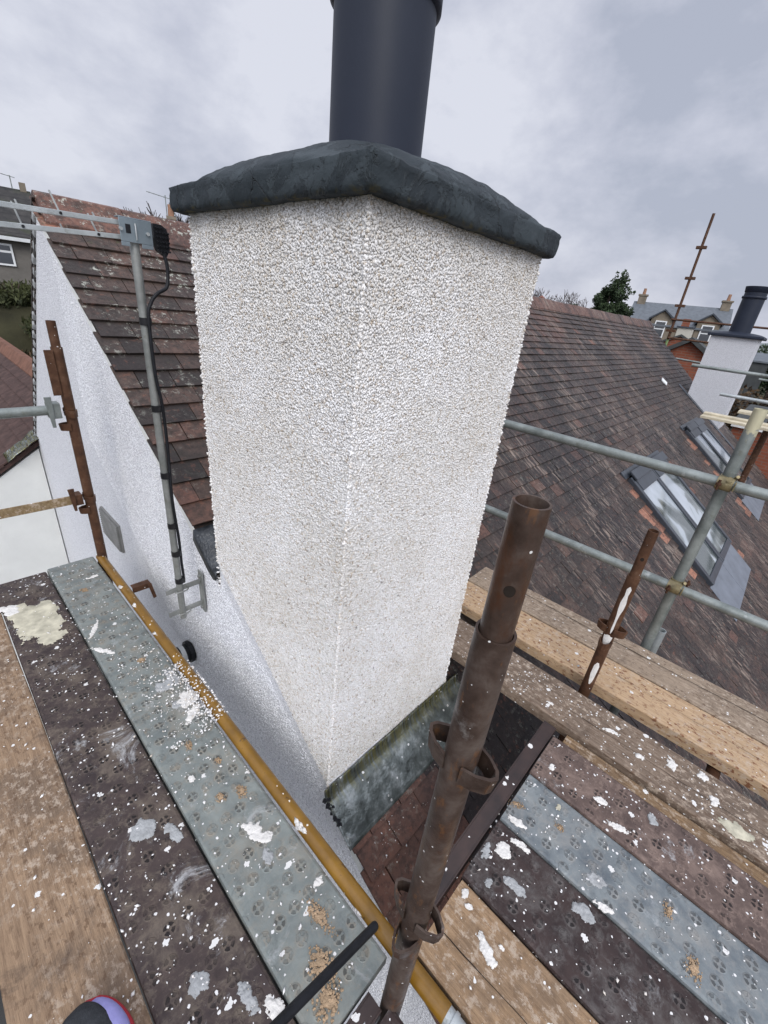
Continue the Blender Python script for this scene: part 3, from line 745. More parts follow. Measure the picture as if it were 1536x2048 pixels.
# moss clump on the roof by the apron
# wall vent
mb = MB(); mb.box(XW-.008, XW+.012, 2.965, 3.345, -1.74, -1.525)
for k in range(3): mb.box(XW-.014, XW-.009, 2.965+.1267*k+.006, 2.965+.1267*(k+1)-.006, -1.735, -1.53)
ven = mb.build('wall_vent', simple('olive_grey_vent', (.20, .20, .19), .6, 0, .15, 20), house, .002, label='grey louvred vent in the white wall')
sl = MB()
for k in range(12): sl.box(XW-.020, XW-.0142, 2.975, 3.335, -1.73+k*.017, -1.724+k*.017)
sl.build('louvre', simple('vent_slats', (.24, .24, .23), .6), ven)
# plastic pipe outlet
mb = MB(); A = Vector((XW+.01, 1.955, -1.90)); B = Vector((XW-.10, 1.955, -1.90))
mb.tube([A, B], .052, 32, inner=.004); pp = mb.build('waste_pipe', M_BLACK, house, recalc=False, label='black plastic pipe stub poking through the wall')
mb = MB(); mb.tube([Vector((XW-.04, 1.955, -1.90)), Vector((XW-.063, 1.955, -1.90))], .0545, 32); mb.build('pipe_band', M_WHITEPL, pp)
mb = MB(); mb.tube([Vector((XW-.001, 1.955, -1.90)), Vector((XW-.022, 1.955, -1.90))], .064, 32); mb.build('pipe_collar', M_BLACK, pp)

# ------------------------------------------------------------------ rear wing behind the gable
wing = thing('rear_house', (-1, 8, -6), 'smooth white rear house with brown roof and orange ridge, left of the tall gable', 'house')
sw = .683; ZW = -1.60; YW = 5.42; XRW = 1.2; xl = -3.0
wz = lambda x: ZW+sw*(x-.7)
mb = MB(); mb.prism([(XW-.002, YW, wz(.7)-.09), (XW-.002, YW, -6), (xl, YW, -6), (xl, YW, wz(xl)-.09)], (0, .25, 0)); mb.build('wall', M_WALLB, wing)
mb = MB(); mb.prism([(xl+.01, YW+.26, -6), (xl+.01, YW+.26, wz(xl)-.12), (xl+.01, 12, wz(xl)-.12), (xl+.01, 12, -6)], (.25, 0, 0)); mb.build('wall', M_WALLB, wing)
mb = MB(); nw = math.hypot(1, sw); WN = Vector((-sw/nw, 0, 1/nw)); WD = Vector((-1/nw, 0, -sw/nw)); WR = Vector((0, 1, 0))
mb.add([(XRW, YW-.03, wz(XRW)-.004), (XRW, 13, wz(XRW)-.004), (xl-.2, 13, wz(xl-.2)-.004), (xl-.2, YW-.03, wz(xl-.2)-.004), (XRW, YW-.03, wz(XRW)-.05), (XRW, 13, wz(XRW)-.05), (xl-.2, 13, wz(xl-.2)-.05), (xl-.2, YW-.03, wz(xl-.2)-.05)],
       [(0, 1, 2, 3), (0, 3, 7, 4), (2, 6, 7, 3), (7, 6, 5, 4)], .1)
k = 0
while True:
    c = Vector((XRW, 0, wz(XRW)))+WD*(.12+k*.15)
    if c.x < -2.8: break
    y = YW-.05-(k % 2)*.11
    while y < 12.9:
        l = max(y, YW-.05); r = y+.22
        b = .42+rnd.gauss(0, .09)+.1*noise.noise(Vector((y, c.x*2, 1)))
        if k % 1 == 0 and l < YW+.2: b = rnd.uniform(.6, .95)
        if r-l > .03: tile(mb, Vector((c.x, (l+r)/2, c.z)), WR, WD, WN, r-l-.004, .19, .014, .016, min(1, max(0, b)), rnd.gauss(0, .006))
        y += .22
    k += 1
wr = mb.build('roof', simple('dull_brown_tiles', (.070, .042, .036), .8, 0, .35, 9, .4, .006), wing, recalc=False)
m = bpy.data.materials['dull_brown_tiles']
mb = MB(); y = YW+.0
while y < 12.9:
    prof = [(-.13, -.13*sw+.02), (-.04, .05), (.04, .05), (.13, -.13*sw+.02), (.13, -.13*sw-.01), (-.13, -.13*sw-.01)]
    mb.prism([Vector((XRW+p, y, wz(XRW)+q+.02)) for p, q in prof], (0, .435, 0), rnd.uniform(.9, 1)); y += .44
mb.build('ridge_tiles', simple('orange_ridge', (.17, .085, .058), .85, 0, .25, 10, .4, .006), wr)
# leadwork in the corner
mb = MB(); vs = []; fs = []
for j in range(9):
    for i in range(9):
        x = XW-.28+.30*i/8; y = YW-.10+.28*j/8; vs.append((x, y, wz(x)+.045+.03*noise.noise(Vector((x*14, y*14, 0)))))
for j in range(8):
    for i in range(8): a = j*9+i; fs.append((a, a+1, a+10, a+9))
mb.add(vs, fs, None, True); q = mb.build('lead_flashing', M_LEAD, wr); sm = q.modifiers.new('s', 'SOLIDIFY'); sm.thickness = .006

# ------------------------------------------------------------------ TV aerial on the wall
MX, MY = .595, 1.70
ae = thing('tv_aerial', (MX, MY, -1.45), 'aluminium TV aerial on a grey mast bracketed to the white gable wall', 'aerial')
mb = MB(); mb.tube([(MX, MY, -1.43), (MX, MY, .10)], .0142, 24, inner=.002); mb.build('mast', M_MASTM, ae, recalc=False)
mb = MB()
for z in (-1.262, -1.388):
    mb.box(MX-.062, MX+.100, MY-.003, MY+.003, z-.013, z+.013)
    mb.tube([(MX-.03, MY-.022, z), (MX-.022, MY-.030, z), (MX, MY-.033, z), (MX+.022, MY-.030, z), (MX+.03, MY-.022, z), (MX+.03, MY+.004, z)], .0035, 8)
mb.box(XW-.008, XW-.002, MY-.022, MY+.022, -1.44, -1.21)
for z in (-1.235, -1.415): mb.tube([(XW-.008, MY, z), (XW-.018, MY, z)], .008, 6)
mb.build('wall_bracket', M_MASTM, ae, .0015)
mb = MB(); mb.box(MX-.045, MX+.050, MY-.026, MY-.022, .100, .164); mb.box(MX-.045, MX+.050, MY-.026, MY+.012, .164, .167); mb.box(MX-.045, MX-.02, MY-.026, MY-.022, .088, .0999); mb.box(MX+.015, MX+.050, MY-.026, MY-.022, .088, .0999)
pl = mb.build('clamp_plate', simple('galvanised_plate', (.24, .29, .32), .4, .5, .15, 15), ae, .002)
mb = MB(); mb.box(MX-.028, MX-.014, MY-.0275, MY-.026, .124, .148); mb.build('slot', M_BLACK, pl)
for (dx, dz) in ((.035, .115), (.035-.09+.012, .118)):
    mb = MB(); mb.tube([(MX+dx, MY-.026, dz+.015), (MX+dx, MY-.033, dz+.015)], .0055, 6); mb.build('bolt', M_ALU, pl)
mb = MB(); mb.tube([(MX, MY-.028, .108), (MX, MY-.030, .114), (MX, MY-.030, .146), (MX, MY-.028, .152)], .0024, 8); mb.build('u_bolt', M_ALU, pl)
for nm, z0, z1, yo in (('boom', .150, .135, 0), ('boom', .112, .085, 0)):
    mb = MB()
    X1 = MX-1.15; k = (z1-z0)/(.33)
    a = Vector((MX-.035, MY-.006, z0)); b = Vector((X1, MY-.03, z0+k*(1.15)*.75))
    dv = (b-a).normalized(); up_ = Vector((0, 0, 1)); sd_ = dv.cross(up_).normalized(); up_ = sd_.cross(dv)
    p = [q + sd_*s_*.0065 + up_*t_*.0065 for q in (a, b) for s_ in (-1, 1) for t_ in (-1, 1)]
    mb.add(p, [(0, 1, 3, 2), (4, 6, 7, 5), (0, 4, 5, 1), (2, 3, 7, 6), (0, 2, 6, 4), (1, 5, 7, 3)])
    bo = mb.build(nm, M_ALU, ae, .001)
    for i, t in enumerate((.06, .14, .225, .32, .43, .56, .70, .86)):
        c = a.lerp(b, t); ln = .085+.05*t; sgn = 1 if (i+(z0 > .13)) % 2 == 0 else -1
        mb = MB(); mb.tube([c, c+Vector((0, .75*ln, .62*ln))] if sgn > 0 else [c, c+Vector((0, .02, .016))], .0027, 8); mb.build('element', M_MASTM, bo)
        if sgn > 0: mb = MB(); mb.tube([c-Vector((0, .009, 0)), c-Vector((0, .006, 0))], .004, 8); mb.build('rivet', M_BLACK, bo)
# perforated black junction cover and the coax cable
mb = MB()
for i in range(5):
    for j in range(6):
        x = MX+.072+i*.009; z = .155-j*.013
        if i > 2 and j == 0: continue
        mb.tube([(x-.004, MY-.02, z), (x-.004, MY-.012, z)], .003, 6)
prof = [(MX+.060, .165), (MX+.085, .165), (MX+.102, .155), (MX+.108, .135), (MX+.106, .095), (MX+.095, .075), (MX+.070, .090), (MX+.060, .125)]
mb.prism([(x, MY-.012, z) for x, z in prof], (0, .03, 0)); mb.build('junction_cover', M_BLACK, ae)
cab = [(MX+.083, MY-.005, .10), (MX+.092, MY-.01, .055), (MX+.090, MY-.012, .01), (MX+.078, MY-.018, -.02), (MX+.045, MY-.022, -.04), (MX+.022, MY-.020, -.07), (MX+.008, MY-.020, -.12),
       (MX+.006, MY-.020, -.30), (MX+.018, MY-.016, -.42), (MX+.020, MY-.010, -.60), (MX+.010, MY-.018, -.80), (MX+.020, MY-.008, -1.0), (MX+.019, MY-.008, -1.12), (MX+.022, MY-.004, -1.2), (MX+.030, MY+.02, -1.25)]
def smoothpath(p, k=6):
    p = [Vector(q) for q in p]; o = []
    for i in range(len(p)-1):
        a, b, c, d_ = p[max(i-1, 0)], p[i], p[i+1], p[min(i+2, len(p)-1)]
        for j in range(k):
            t = j/k; o.append(.5*((2*b)+(-a+c)*t+(2*a-5*b+4*c-d_)*t*t+(-a+3*b-3*c+d_)*t**3))
    return o+[p[-1]]
mb = MB(); mb.tube(smoothpath(cab), .0058, 10); mb.build('cable', M_BLACK, ae, recalc=False)
for z in (-.13, -.43, -.70, -.93, -1.07, -1.215):
    mb = MB(); mb.tube([(MX+.003, MY-.003, z-.012), (MX+.003, MY-.003, z+.012)], .0195, 20); mb.build('tape', M_TAPE, ae)

# ------------------------------------------------------------------ scaffold boards
ZB = -1.5
def plank_mesh(wd, ya, yb, th, mat, steel=True, endcut=0):
    """local coords: x across, y along, z=0 at the top"""
    mb = MB(); h = wd/2
    if steel:
        r_ = .010; prof = [(-h, -th), (-h, -r_), (-h+r_*.3, -r_*.3), (-h+r_, 0), (h-r_, 0), (h-r_*.3, -r_*.3), (h, -r_), (h, -th)]
    else:
        r_ = .004; prof = [(-h, -th), (-h, -r_), (-h+r_, 0), (h-r_, 0), (h, -r_), (h, -th)]
    N_ = 24; vs = []; fs = []; n = len(prof)
    for j in range(N_+1):
        t = j/N_
        for x, z in prof:
            y = ya+(yb-ya)*t
            if endcut and j == N_: y -= endcut*(x+h)/wd
            if not steel:
                x += .003*noise.noise(Vector((y*2, x*10+wd, 0))); 
            vs.append((x, y, z+.002*noise.noise(Vector((x*3, y*1.5, 7)))))
    for j in range(N_):
        for i in range(n-1): fs.append((j*n+i, j*n+i+1, (j+1)*n+i+1, (j+1)*n+i))
        fs.append((j*n+n-1, j*n, (j+1)*n, (j+1)*n+n-1))
    fs.append(tuple(range(n))); fs.append(tuple(N_*n+i for i in range(n))[::-1])
    mb.add(vs, fs); return mb
planks = {}
def plank(key, name, xc, ya, yb, wd, mat, label, cat, group, steel=True, z=ZB, th=None, endcut=0):
    th = th or (.050 if steel else .040); L_ = (ya+yb)/2
    mb = plank_mesh(wd, ya-L_, yb-L_, th, mat, steel, endcut)
    o = mb.build(name, mat, loc=(xc, L_, z)); tag(o, label, cat, group); planks[key] = o; return o
GL, GR = 'scaffold boards of the left walkway', 'scaffold boards of the right platform'
plank('L1', 'steel_plank', .347, .215, 2.62, .227, M_GREYPLANK, 'galvanised grey perforated steel plank beside the yellow tube, crusted with white and sandy mortar', 'plank', GL)
plank('L2', 'steel_plank', .115, .215, 2.60, .226, M_BROWNPLANK, 'brown perforated steel plank with a big cream patch, between wood and grey planks', 'plank', GL)
plank('L3', 'wooden_board', -.1115, .215, 2.60, .222, M_WOOD, 'light brown wooden scaffold board at the left edge of the walkway', 'board', GL, False)
plank('L4', 'steel_plank', -.352, .215, 2.55, .222, M_BROWNPLANK2, 'dark brown steel plank cut by the lower left corner of the photo', 'plank', GL)
plank('L5', 'steel_plank', .305, -1.6, .150, .210, M_BROWNPLANK2, 'wet dark brown steel plank below the foot of the leaning rusty post', 'plank', GL, z=ZB-.012)
plank('R1', 'wooden_board', .632, -1.5, .170, .222, M_WOODR, 'pale cracked wooden board with a long white splash, nearest the rusty post foot', 'board', GR, False, endcut=0)
plank('R2', 'steel_plank', .862, -1.5, .176, .226, M_BROWNPLANK2, 'dark brown steel plank between the pale wooden board and the blue grey plank', 'plank', GR)
plank('R3', 'steel_plank', 1.091, -1.5, .176, .224, M_BLUEPLANK, 'blue grey galvanised steel plank between two brown planks', 'plank', GR)
plank('R4', 'steel_plank', 1.318, -1.5, .180, .222, M_BROWNPLANK3, 'dusty brown perforated steel plank next to the wooden batten', 'plank', GR)
plank('R5', 'timber_batten', 1.464, -1.5, .145, .062, M_WOODD, 'narrow damp wooden batten squeezed beside the dusty brown plank', 'batten', None, False, z=ZB-.02)
plank('R6', 'wooden_board', 1.622, -1.5, 1.06, .232, M_WOODC, 'white splashed wooden board running past the foot of the chimney', 'board', GR, False, th=.055)
plank('R7', 'wooden_board', 1.968, -1.5, 1.06, .232, M_WOODB, 'light wooden board covered in rust coloured spots behind the gap', 'board', GR, False, th=.060)
plank('R8', 'wooden_board', 2.210, -1.5, 1.10, .232, M_WOODA, 'weathered grey wooden board with a long crack, outermost toward the tiled roof', 'board', GR, False, th=.04, endcut=.03)

# cracks in boards
def crack(key, pts, wdt=.003):
    o = planks[key]; mb = MB(); a = []; b = []
    N_ = 40
    for i in range(N_+1):
        t = i/N_; x = pts[0][0]+(pts[1][0]-pts[0][0])*t; y = pts[0][1]+(pts[1][1]-pts[0][1])*t
        x += .006*noise.noise(Vector((y*4, 3, 1)))+.003*noise.noise(Vector((y*20, 3, 1))); ww = wdt*(.5+abs(noise.noise(Vector((y*6, 1, 0)))))
        zt = ZB+.0032; a.append((x-ww/2, y, zt)); b.append((x+ww/2, y, zt))
    for i in range(N_): mb.add([a[i], b[i], b[i+1], a[i+1]], [(0, 1, 2, 3)])
    mb.build('crack', simple('crack_shadow_gap', (.02, .014, .01), .9, 0, .1, 5, 0) if 'crack_shadow_gap' not in bpy.data.materials else bpy.data.materials['crack_shadow_gap'], o)
crack('R8', ((2.245, .95), (2.235, -1.4)), .005); crack('R1', ((.60, .15), (.665, -1.2)), .003); crack('R6', ((1.60, .2), (1.615, -1.2)), .0025)
crack('R7', ((1.99, .1), (1.955, -.9)), .002)

# splashes of render and mortar: thin lumpy patches stuck on boards
def splash(key, cx, cy, rx, ry, ang, mat, seed, name='mortar_splash', z=None, h=.0035, base=None):
    """a ragged patch grown from many overlapping flat dabs"""
    if mat is not M_MORTARB:
        mb = MB(); cs = min(rx, ry)/13; ca, sa = math.cos(ang), math.sin(ang); idx = {}; vs = []; fs = []
        z0 = (ZB if z is None else z)+.0028; nx_ = int(rx*1.7/cs); ny_ = int(ry*1.7/cs); hk = .0006 if mat is M_MORTARC else .0022
        def inside(i, j):
            x, y = i*cs, j*cs; rr = math.hypot(x/rx, y/ry)
            n_ = noise.fractal(Vector((x*.9/min(rx, ry)+seed*3.1, y*.9/min(rx, ry), seed)), 1, 2, 5)
            return 1.0-rr+.55*n_
        def vert(i, j):
            if (i, j) not in idx:
                x, y = i*cs, j*cs; k_ = max(0, min(1, inside(i, j)*3)); idx[(i, j)] = len(vs)
                jx, jy = cs*.35*noise.noise(Vector((i*.9, j*.9, seed))), cs*.35*noise.noise(Vector((i*.9, j*.9, seed+5)))
                x += jx; y += jy
                vs.append((cx+x*ca-y*sa, cy+x*sa+y*ca, z0-.0022*(1-k_)**2+hk*k_*(.6+.8*noise.noise(Vector((x*120, y*120, seed))))))
            return idx[(i, j)]
        for i in range(-nx_, nx_):
            for j in range(-ny_, ny_):
                if inside(i+.5, j+.5) > 0: fs.append((vert(i, j), vert(i+1, j), vert(i+1, j+1), vert(i, j+1)))
        if not fs: return None
        mb.add(vs, fs, None, True); return mb.build(name, mat, planks[key] if base is None else base, recalc=False)
    r_ = random.Random(int(seed*97)); mb = MB(); z0 = ZB if z is None else z; ca, sa = math.cos(ang), math.sin(ang)
    n = int(26+9000*rx*ry*4); m_ = min(rx, ry)
    if mat is M_MORTARB: n = int(n*2.2)
    if mat is M_MORTARC: n = int(n*1.6)
    for i in range(n):
        t = r_.random()**.6; q = r_.uniform(0, 6.283); wv = 1+.45*noise.noise(Vector((math.cos(q)*1.3+seed, math.sin(q)*1.3, seed)))
        if r_.random() < .12: t *= 1.35
        x = math.cos(q)*rx*t*wv; y = math.sin(q)*ry*t*wv
        d_ = m_*r_.uniform(.14, .42)*(1.15-.75*min(1, t)); d_ = min(d_, .012 if mat is not M_MORTARC else .016)
        if mat is M_MORTARC: h = .0002
        if mat is M_MORTARB: d_ *= .55
        K = 9; ph = r_.uniform(0, 6.28); zz = z0+.0022+h*(1-min(1, t))*.5+i*.000012; hh = r_.uniform(.0006, .0022)
        top = [(cx+(x+math.cos(ph+6.283*k/K)*d_*r_.uniform(.75, 1.2))*ca-(y+math.sin(ph+6.283*k/K)*d_*r_.uniform(.75, 1.2))*sa,
                cy+(x+math.cos(ph+6.283*k/K)*d_)*sa+(y+math.sin(ph+6.283*k/K)*d_)*ca, zz+hh*.3) for k in range(K)]
        mx_, my_ = cx+x*ca-y*sa, cy+x*sa+y*ca
        low = [(mx_+(a[0]-mx_)*1.12, my_+(a[1]-my_)*1.12, zz-.004) for a in top]
        mb.add(top+low+[(mx_, my_, zz+hh)], [(k, (k+1) % K, 2*K) for k in range(K)]+[(K+k, K+(k+1) % K, (k+1) % K, k) for k in range(K)])
    return mb.build(name, mat, planks[key] if base is None else base, recalc=False)
W_, G_, C_, B_ = M_MORTAR, M_MORTARG, M_MORTARC, M_MORTARB
spl = [ # key, x, y, rx, ry, ang, mat
 ('L2', .115, 2.17, .085, .17, .05, C_), ('L2', .03, 2.33, .03, .05, .3, W_),
 ('L1', .372, .685, .020, .043, .35, W_), ('L1', .36, .615, .013, .02, .1, G_), ('L1', .40, .83, .018, .022, .1, B_), ('L1', .34, .86, .014, .02, .3, B_),
 ('L1', .385, .40, .022, .05, .1, B_), ('L1', .33, .32, .028, .045, .2, B_), ('L1', .30, .26, .03, .03, .2, B_), ('L1', .43, .46, .014, .012, .1, W_),
 ('L1', .345, 1.10, .014, .02, 0, B_), ('L1', .42, 1.30, .035, .04, 0, W_), ('L1', .38, 1.42, .03, .03, 0, G_), ('L1', .43, 1.45, .02, .05, .2, G_), ('L1', .39, 1.30, .02, .018, .2, G_),
 ('L1', .33, 2.3, .016, .02, .2, B_), ('L1', .40, 2.40, .03, .012, 0, W_), ('L1', .28, 1.95, .01, .06, -.5, W_), ('L1', .37, 1.62, .016, .02, .2, B_), ('L1', .27, 1.78, .012, .05, .6, W_),
 ('L1', .415, 1.22, .045, .02, .6, W_), ('L1', .30, .98, .010, .012, 0, W_), ('L1', .395, .98, .012, .014, 0, B_),
 ('L2', .13, .93, .03, .035, .2, G_), ('L2', .19, .86, .015, .04, .2, G_), ('L2', .17, .40, .016, .03, .2, G_), ('L2', .205, .335, .018, .03, .2, W_), ('L2', .10, .50, .02, .02, 0, G_),
 ('R1', .655, .035, .015, .038, -.45, W_), ('R1', .690, .01, .005, .007, 0, W_), ('R1', .72, .145, .013, .010, .3, W_), ('R1', .70, .12, .007, .012, .3, W_),
 ('R2', .90, .120, .022, .028, .1, W_), ('R2', .855, .158, .024, .014, .3, G_), ('R2', .955, .090, .012, .030, .1, W_), ('R2', .84, .05, .016, .03, .1, G_), ('R2', .93, -.12, .02, .03, .1, G_), ('R2', .79, .11, .012, .012, .1, G_),
 ('R3', 1.01, .130, .014, .030, .2, W_), ('R3', 1.06, .155, .012, .03, .6, B_), ('R3', 1.04, -.12, .018, .028, .4, G_), ('R3', .985, -.16, .010, .025, .3, W_), ('R3', 1.10, .02, .012, .014, 0, B_), ('R3', 1.03, -.38, .03, .02, .2, B_),
 ('R3', 1.16, .05, .012, .008, .2, C_), ('R3', 1.12, -.3, .02, .015, .2, B_),
 ('R4', 1.285, .13, .012, .010, .2, W_), ('R4', 1.30, -.05, .012, .022, .3, W_), ('R4', 1.25, -.12, .010, .03, .3, W_), ('R4', 1.37, -.20, .02, .015, .2, G_),
 ('R6', 1.63, .02, .010, .030, .4, W_), ('R6', 1.57, .26, .006, .014, .3, W_), ('R6', 1.60, -.10, .012, .020, .4, W_), ('R6', 1.66, -.20, .030, .016, .4, W_), ('R6', 1.70, -.30, .020, .018, .2, W_),
 ('R6', 1.56, -.42, .03, .05, .2, C_), ('R6', 1.62, -.35, .02, .015, .2, W_), ('R7', 1.93, .02, .006, .010, 0, W_), ('R7', 1.9, .26, .008, .006, 0, G_),
]
for i, (k, x, y, a, b, an, mt) in enumerate(spl): splash(k, x, y, a, b, an, mt, i+1.3)

# loose white stone chips scattered over everything walked on
pts = []; nrm = []
def scatter(x0, x1, y0, y1, n, z=ZB+.004, clump=.5):
    o = []
    while len(o) < n:
        x, y = rnd.uniform(x0, x1), rnd.uniform(y0, y1)
        if rnd.random() < clump and noise.noise(Vector((x*6, y*6, 4))) < .05: continue
        o.append((x, y, z))
    return o
ptsall = scatter(-.455, .0, .25, 2.6, 150)+scatter(.0, .455, .25, 2.6, 620)+scatter(.30, .46, 1.1, 1.7, 380, clump=.2)+scatter(.0, .46, .25, 1.0, 90)
ptsall += scatter(.53, 1.42, -.7, .17, 180)+scatter(1.51, 1.73, -.8, .9, 170)+scatter(1.86, 2.32, -.8, 1.0, 120)
ptsall += [(rnd.uniform(.72, 1.42), rnd.uniform(-.7, .17), ZB+.004) for _ in range(130)]
ptsall += [(XW+rnd.uniform(0, .8), y, rz(y)+.036) for y in [rnd.uniform(.42, .69) for _ in range(170)]]
ptsall += [(rnd.uniform(-.4, 1.45), rnd.uniform(.165, .2), ZB-.012) for _ in range(90)]
P = np.array(ptsall); sz = .35+npr.uniform(0, 1, len(P))**2.5*1.0
V, F, T = chips(P, (0, 0, 1), .0048, .5, .25, sz)
tag(struct(fastmesh('loose_chips', V, F, M_CHIP, None, tint=T), 'stuff'), 'loose white stone chips strewn over the scaffold boards and lower roof', 'gravel')

# sandy flake pile on the yellow tube area
P = np.array([(rnd.gauss(.465, .035), rnd.uniform(1.12, 1.5), ZB+rnd.uniform(.004, .022)) for _ in range(420)]); P[:, 0] = np.clip(P[:, 0], .33, .512)
V, F, T = chips(P, (0, 0, 1), .0058, .5, .6)
tag(struct(fastmesh('mortar_crumbs', V, F, M_CHIP, None, tint=T), 'stuff'), 'heap of white render crumbs spilled across the yellow tube', 'rubble')

# ------------------------------------------------------------------ scaffold tubes
TR = .0242
def vloop(mb, c, ang, z, s=1.0):
    """pressed V loop: bent flat strip sticking out of the post at azimuth ang"""
    prof = [(.016, .030), (.040, .024), (.060, .012), (.066, 0), (.060, -.012), (.040, -.024), (.016, -.030)]
    prof = [(a*s, b*s) for a, b in prof]; inn = [(.016*s, .025*s), (.038*s, .0195*s), (.055*s, .009*s), (.0605*s, 0), (.055*s, -.009*s), (.038*s, -.0195*s), (.016*s, -.025*s)]
    ca, sa = math.cos(ang), math.sin(ang)
    def T(a, b, zz): return (c[0]+a*ca-b*sa, c[1]+a*sa+b*ca, zz)
    n = len(prof); vs = []
    for zz, tap in ((z-.019*s, .93), (z+.019*s, 1.0)):
        vs += [T(a*tap, b*tap, zz) for a, b in prof]+[T(a*tap, b*tap, zz) for a, b in inn]
    fs = []
    for i in range(n-1):
        fs += [(i, i+1, 2*n+i+1, 2*n+i), (n+i, 3*n+i, 3*n+i+1, n+i+1), (2*n+i, 2*n+i+1, 3*n+i+1, 3*n+i), (i, n+i, n+i+1, i+1)]
    fs += [(0, 2*n, 3*n, n), (n-1, 2*n-1, 4*n-1, 3*n-1)]
    mb.add(vs, fs, None, False)
def standard(name, x, y, zt, zj, levels, label, mat=M_RUST, xl=(1, 1, 1), zb=-6.0, spig=.0195, hole=True, rad=TR, group='rusty scaffold uprights'):
    t = thing(name, (x, y, zb), label, 'scaffold post', group)
    mb = MB(); mb.tube([(x, y, zb), (x, y, zj-.001), (x, y, zj)], rad, 40, inner=.0035); post = mb.build('post', mat, t, recalc=False)
    mb = MB(); mb.tube([(x, y, zj-.1), (x, y, zt)], spig, 40, inner=.003); sp = mb.build('spigot', mat, t, recalc=False)
    if hole:
        az_ = math.atan2(-y, -x)+.12; c = Vector((x+math.cos(az_)*(spig+.0004), y+math.sin(az_)*(spig+.0004), zj+(zt-zj)*.42))
        nrm_ = Vector((math.cos(az_), math.sin(az_), 0)); tg = Vector((-math.sin(az_), math.cos(az_), 0))
        mb = MB(); ring = []
        for k in range(20):
            q = 2*math.pi*k/20; s_ = .0068*math.cos(q); zz = .0080*math.sin(q)
            aa = az_+s_/spig; ring.append((x+math.cos(aa)*(spig+.0006), y+math.sin(aa)*(spig+.0006), c.z+zz))
        mb.add([tuple(c+nrm_*-.0000)]+ring, [(0, 1+k, 1+(k+1) % 20) for k in range(20)])
        mb.build('pin_hole', bpy.data.materials['crack_shadow_gap'], sp, recalc=False)
    for z, full in zip(levels, xl):
        for k, (a, dz) in enumerate(((90, 0), (270, 0), (180, -.07))[:3 if full else 2]):
            mb = MB(); vloop(mb, (x, y), R(a), z+dz, .93); mb.build('ledger_cup', mat, t)
    return t
standard('scaffold_post', .423, .157, -.172, -.352, (-.600, -1.08), 'rusty brown steel post in the foreground, open topped, in front of the chimney foot', xl=(0, 1), rad=.0262, spig=.0212)
standard('scaffold_post', 1.80, .182, -.665, -.875, (-1.15, -1.645), 'thin rusty post with white paint runs standing in the gap of the right hand boards', M_RUST2)
lp = standard('scaffold_post', .497, 2.585, -.215, -.33, (-.64, -1.11, -1.56), 'rusty post against the white gable wall at the far end of the left walkway', M_RUST2, hole=False)
mb = MB(); mb.box(.44, .477, 2.56, 2.566, -.55, -.34); mb.build('side_plate', M_RUST2, lp, .006)
# paint runs on the small post
sp_ = [o for o in bpy.data.objects if o.name == 'scaffold_post.001'][0]
mb = MB(); cx, cy = 1.80, .182
azc = math.atan2(-cy, -cx)
def run(mb, zs, cen, rr):
    vs = []; fs = []
    for i, (z, wv) in enumerate(zs):
        for k in range(5):
            a = azc+cen+.02*math.sin(z*60)+(k/4-.5)*wv; vs.append((cx+math.cos(a)*rr, cy+math.sin(a)*rr, z))
    for i in range(len(zs)-1):
        for k in range(4): fs.append((i*5+k, i*5+k+1, (i+1)*5+k+1, (i+1)*5+k))
    mb.add(vs, fs, None, True)
for zs, cen in (([(-.915, .1), (-.93, .7), (-.96, .5), (-1.0, .9), (-1.03, .8), (-1.06, .45), (-1.10, .3), (-1.14, .35), (-1.16, .1)], .1),
                ([(-1.17, .3), (-1.18, 1.5), (-1.20, 1.3), (-1.22, .9), (-1.235, .3)], .0), ([(-1.33, .3), (-1.35, .9), (-1.40, .9), (-1.44, .6), (-1.46, .2)], .2)):
    mb = MB(); run(mb, zs, cen, TR+.0008); mb.build('paint_run', M_MORTAR, sp_, recalc=False)

def tube_thing(name, a, b, r, mat, label, cat='scaffold tube', group=None, fit=None, inner=.0035):
    a = Vector(a); b = Vector(b); t = thing(name, a, label, cat, group)
    mb = MB(); mb.tube([a, a.lerp(b, .5), b], r, 32, inner=inner); mb.build('tube', mat, t, recalc=False); return t
yt = tube_thing('scaffold_tube', (.489, 2.60, ZB-.004), (.489, .045, ZB-.004), .0222, M_YELLOW, 'yellow painted tube running the length of the left walkway edge')
mb = MB(); mb.tube([(.489, .046, ZB-.004), (.489, -.02, ZB-.004)], .0205, 32); mb.tube([(.489, .03, ZB-.004), (.489, .02, ZB-.004)], .0235, 32); mb.build('end_fitting', M_ALU, yt)
mb = MB(); mb.tube([(.489, .02, ZB-.03), (.489, -1.2, ZB-.03)], .0215, 32); mb.build('lower_tube', M_YELLOW, yt)
# splash on the yellow tube
mb = MB()
for (y, r_, a) in ((.60, .009, .2), (.615, .012, .3), (.585, .007, .1), (.33, .006, 1.1), (2.2, .01, .3), (2.0, .012, .2), (1.75, .01, .4)):
    mb = MB()
    for q in range(5):
        aa = 2.0+a+rnd.uniform(-.2, .2); yy = y+rnd.uniform(-.012, .012)
        c = (.489+math.cos(aa)*.0222, yy, ZB-.004+math.sin(aa)*.0222); mb.add([(c[0]+v[0]*r_, c[1]+v[1]*r_*1.3, c[2]+v[2]*.002) for v in OCT], [tuple(f) for f in OCTF], None, True)
    mb.build('paint_splash', M_MORTAR, yt)

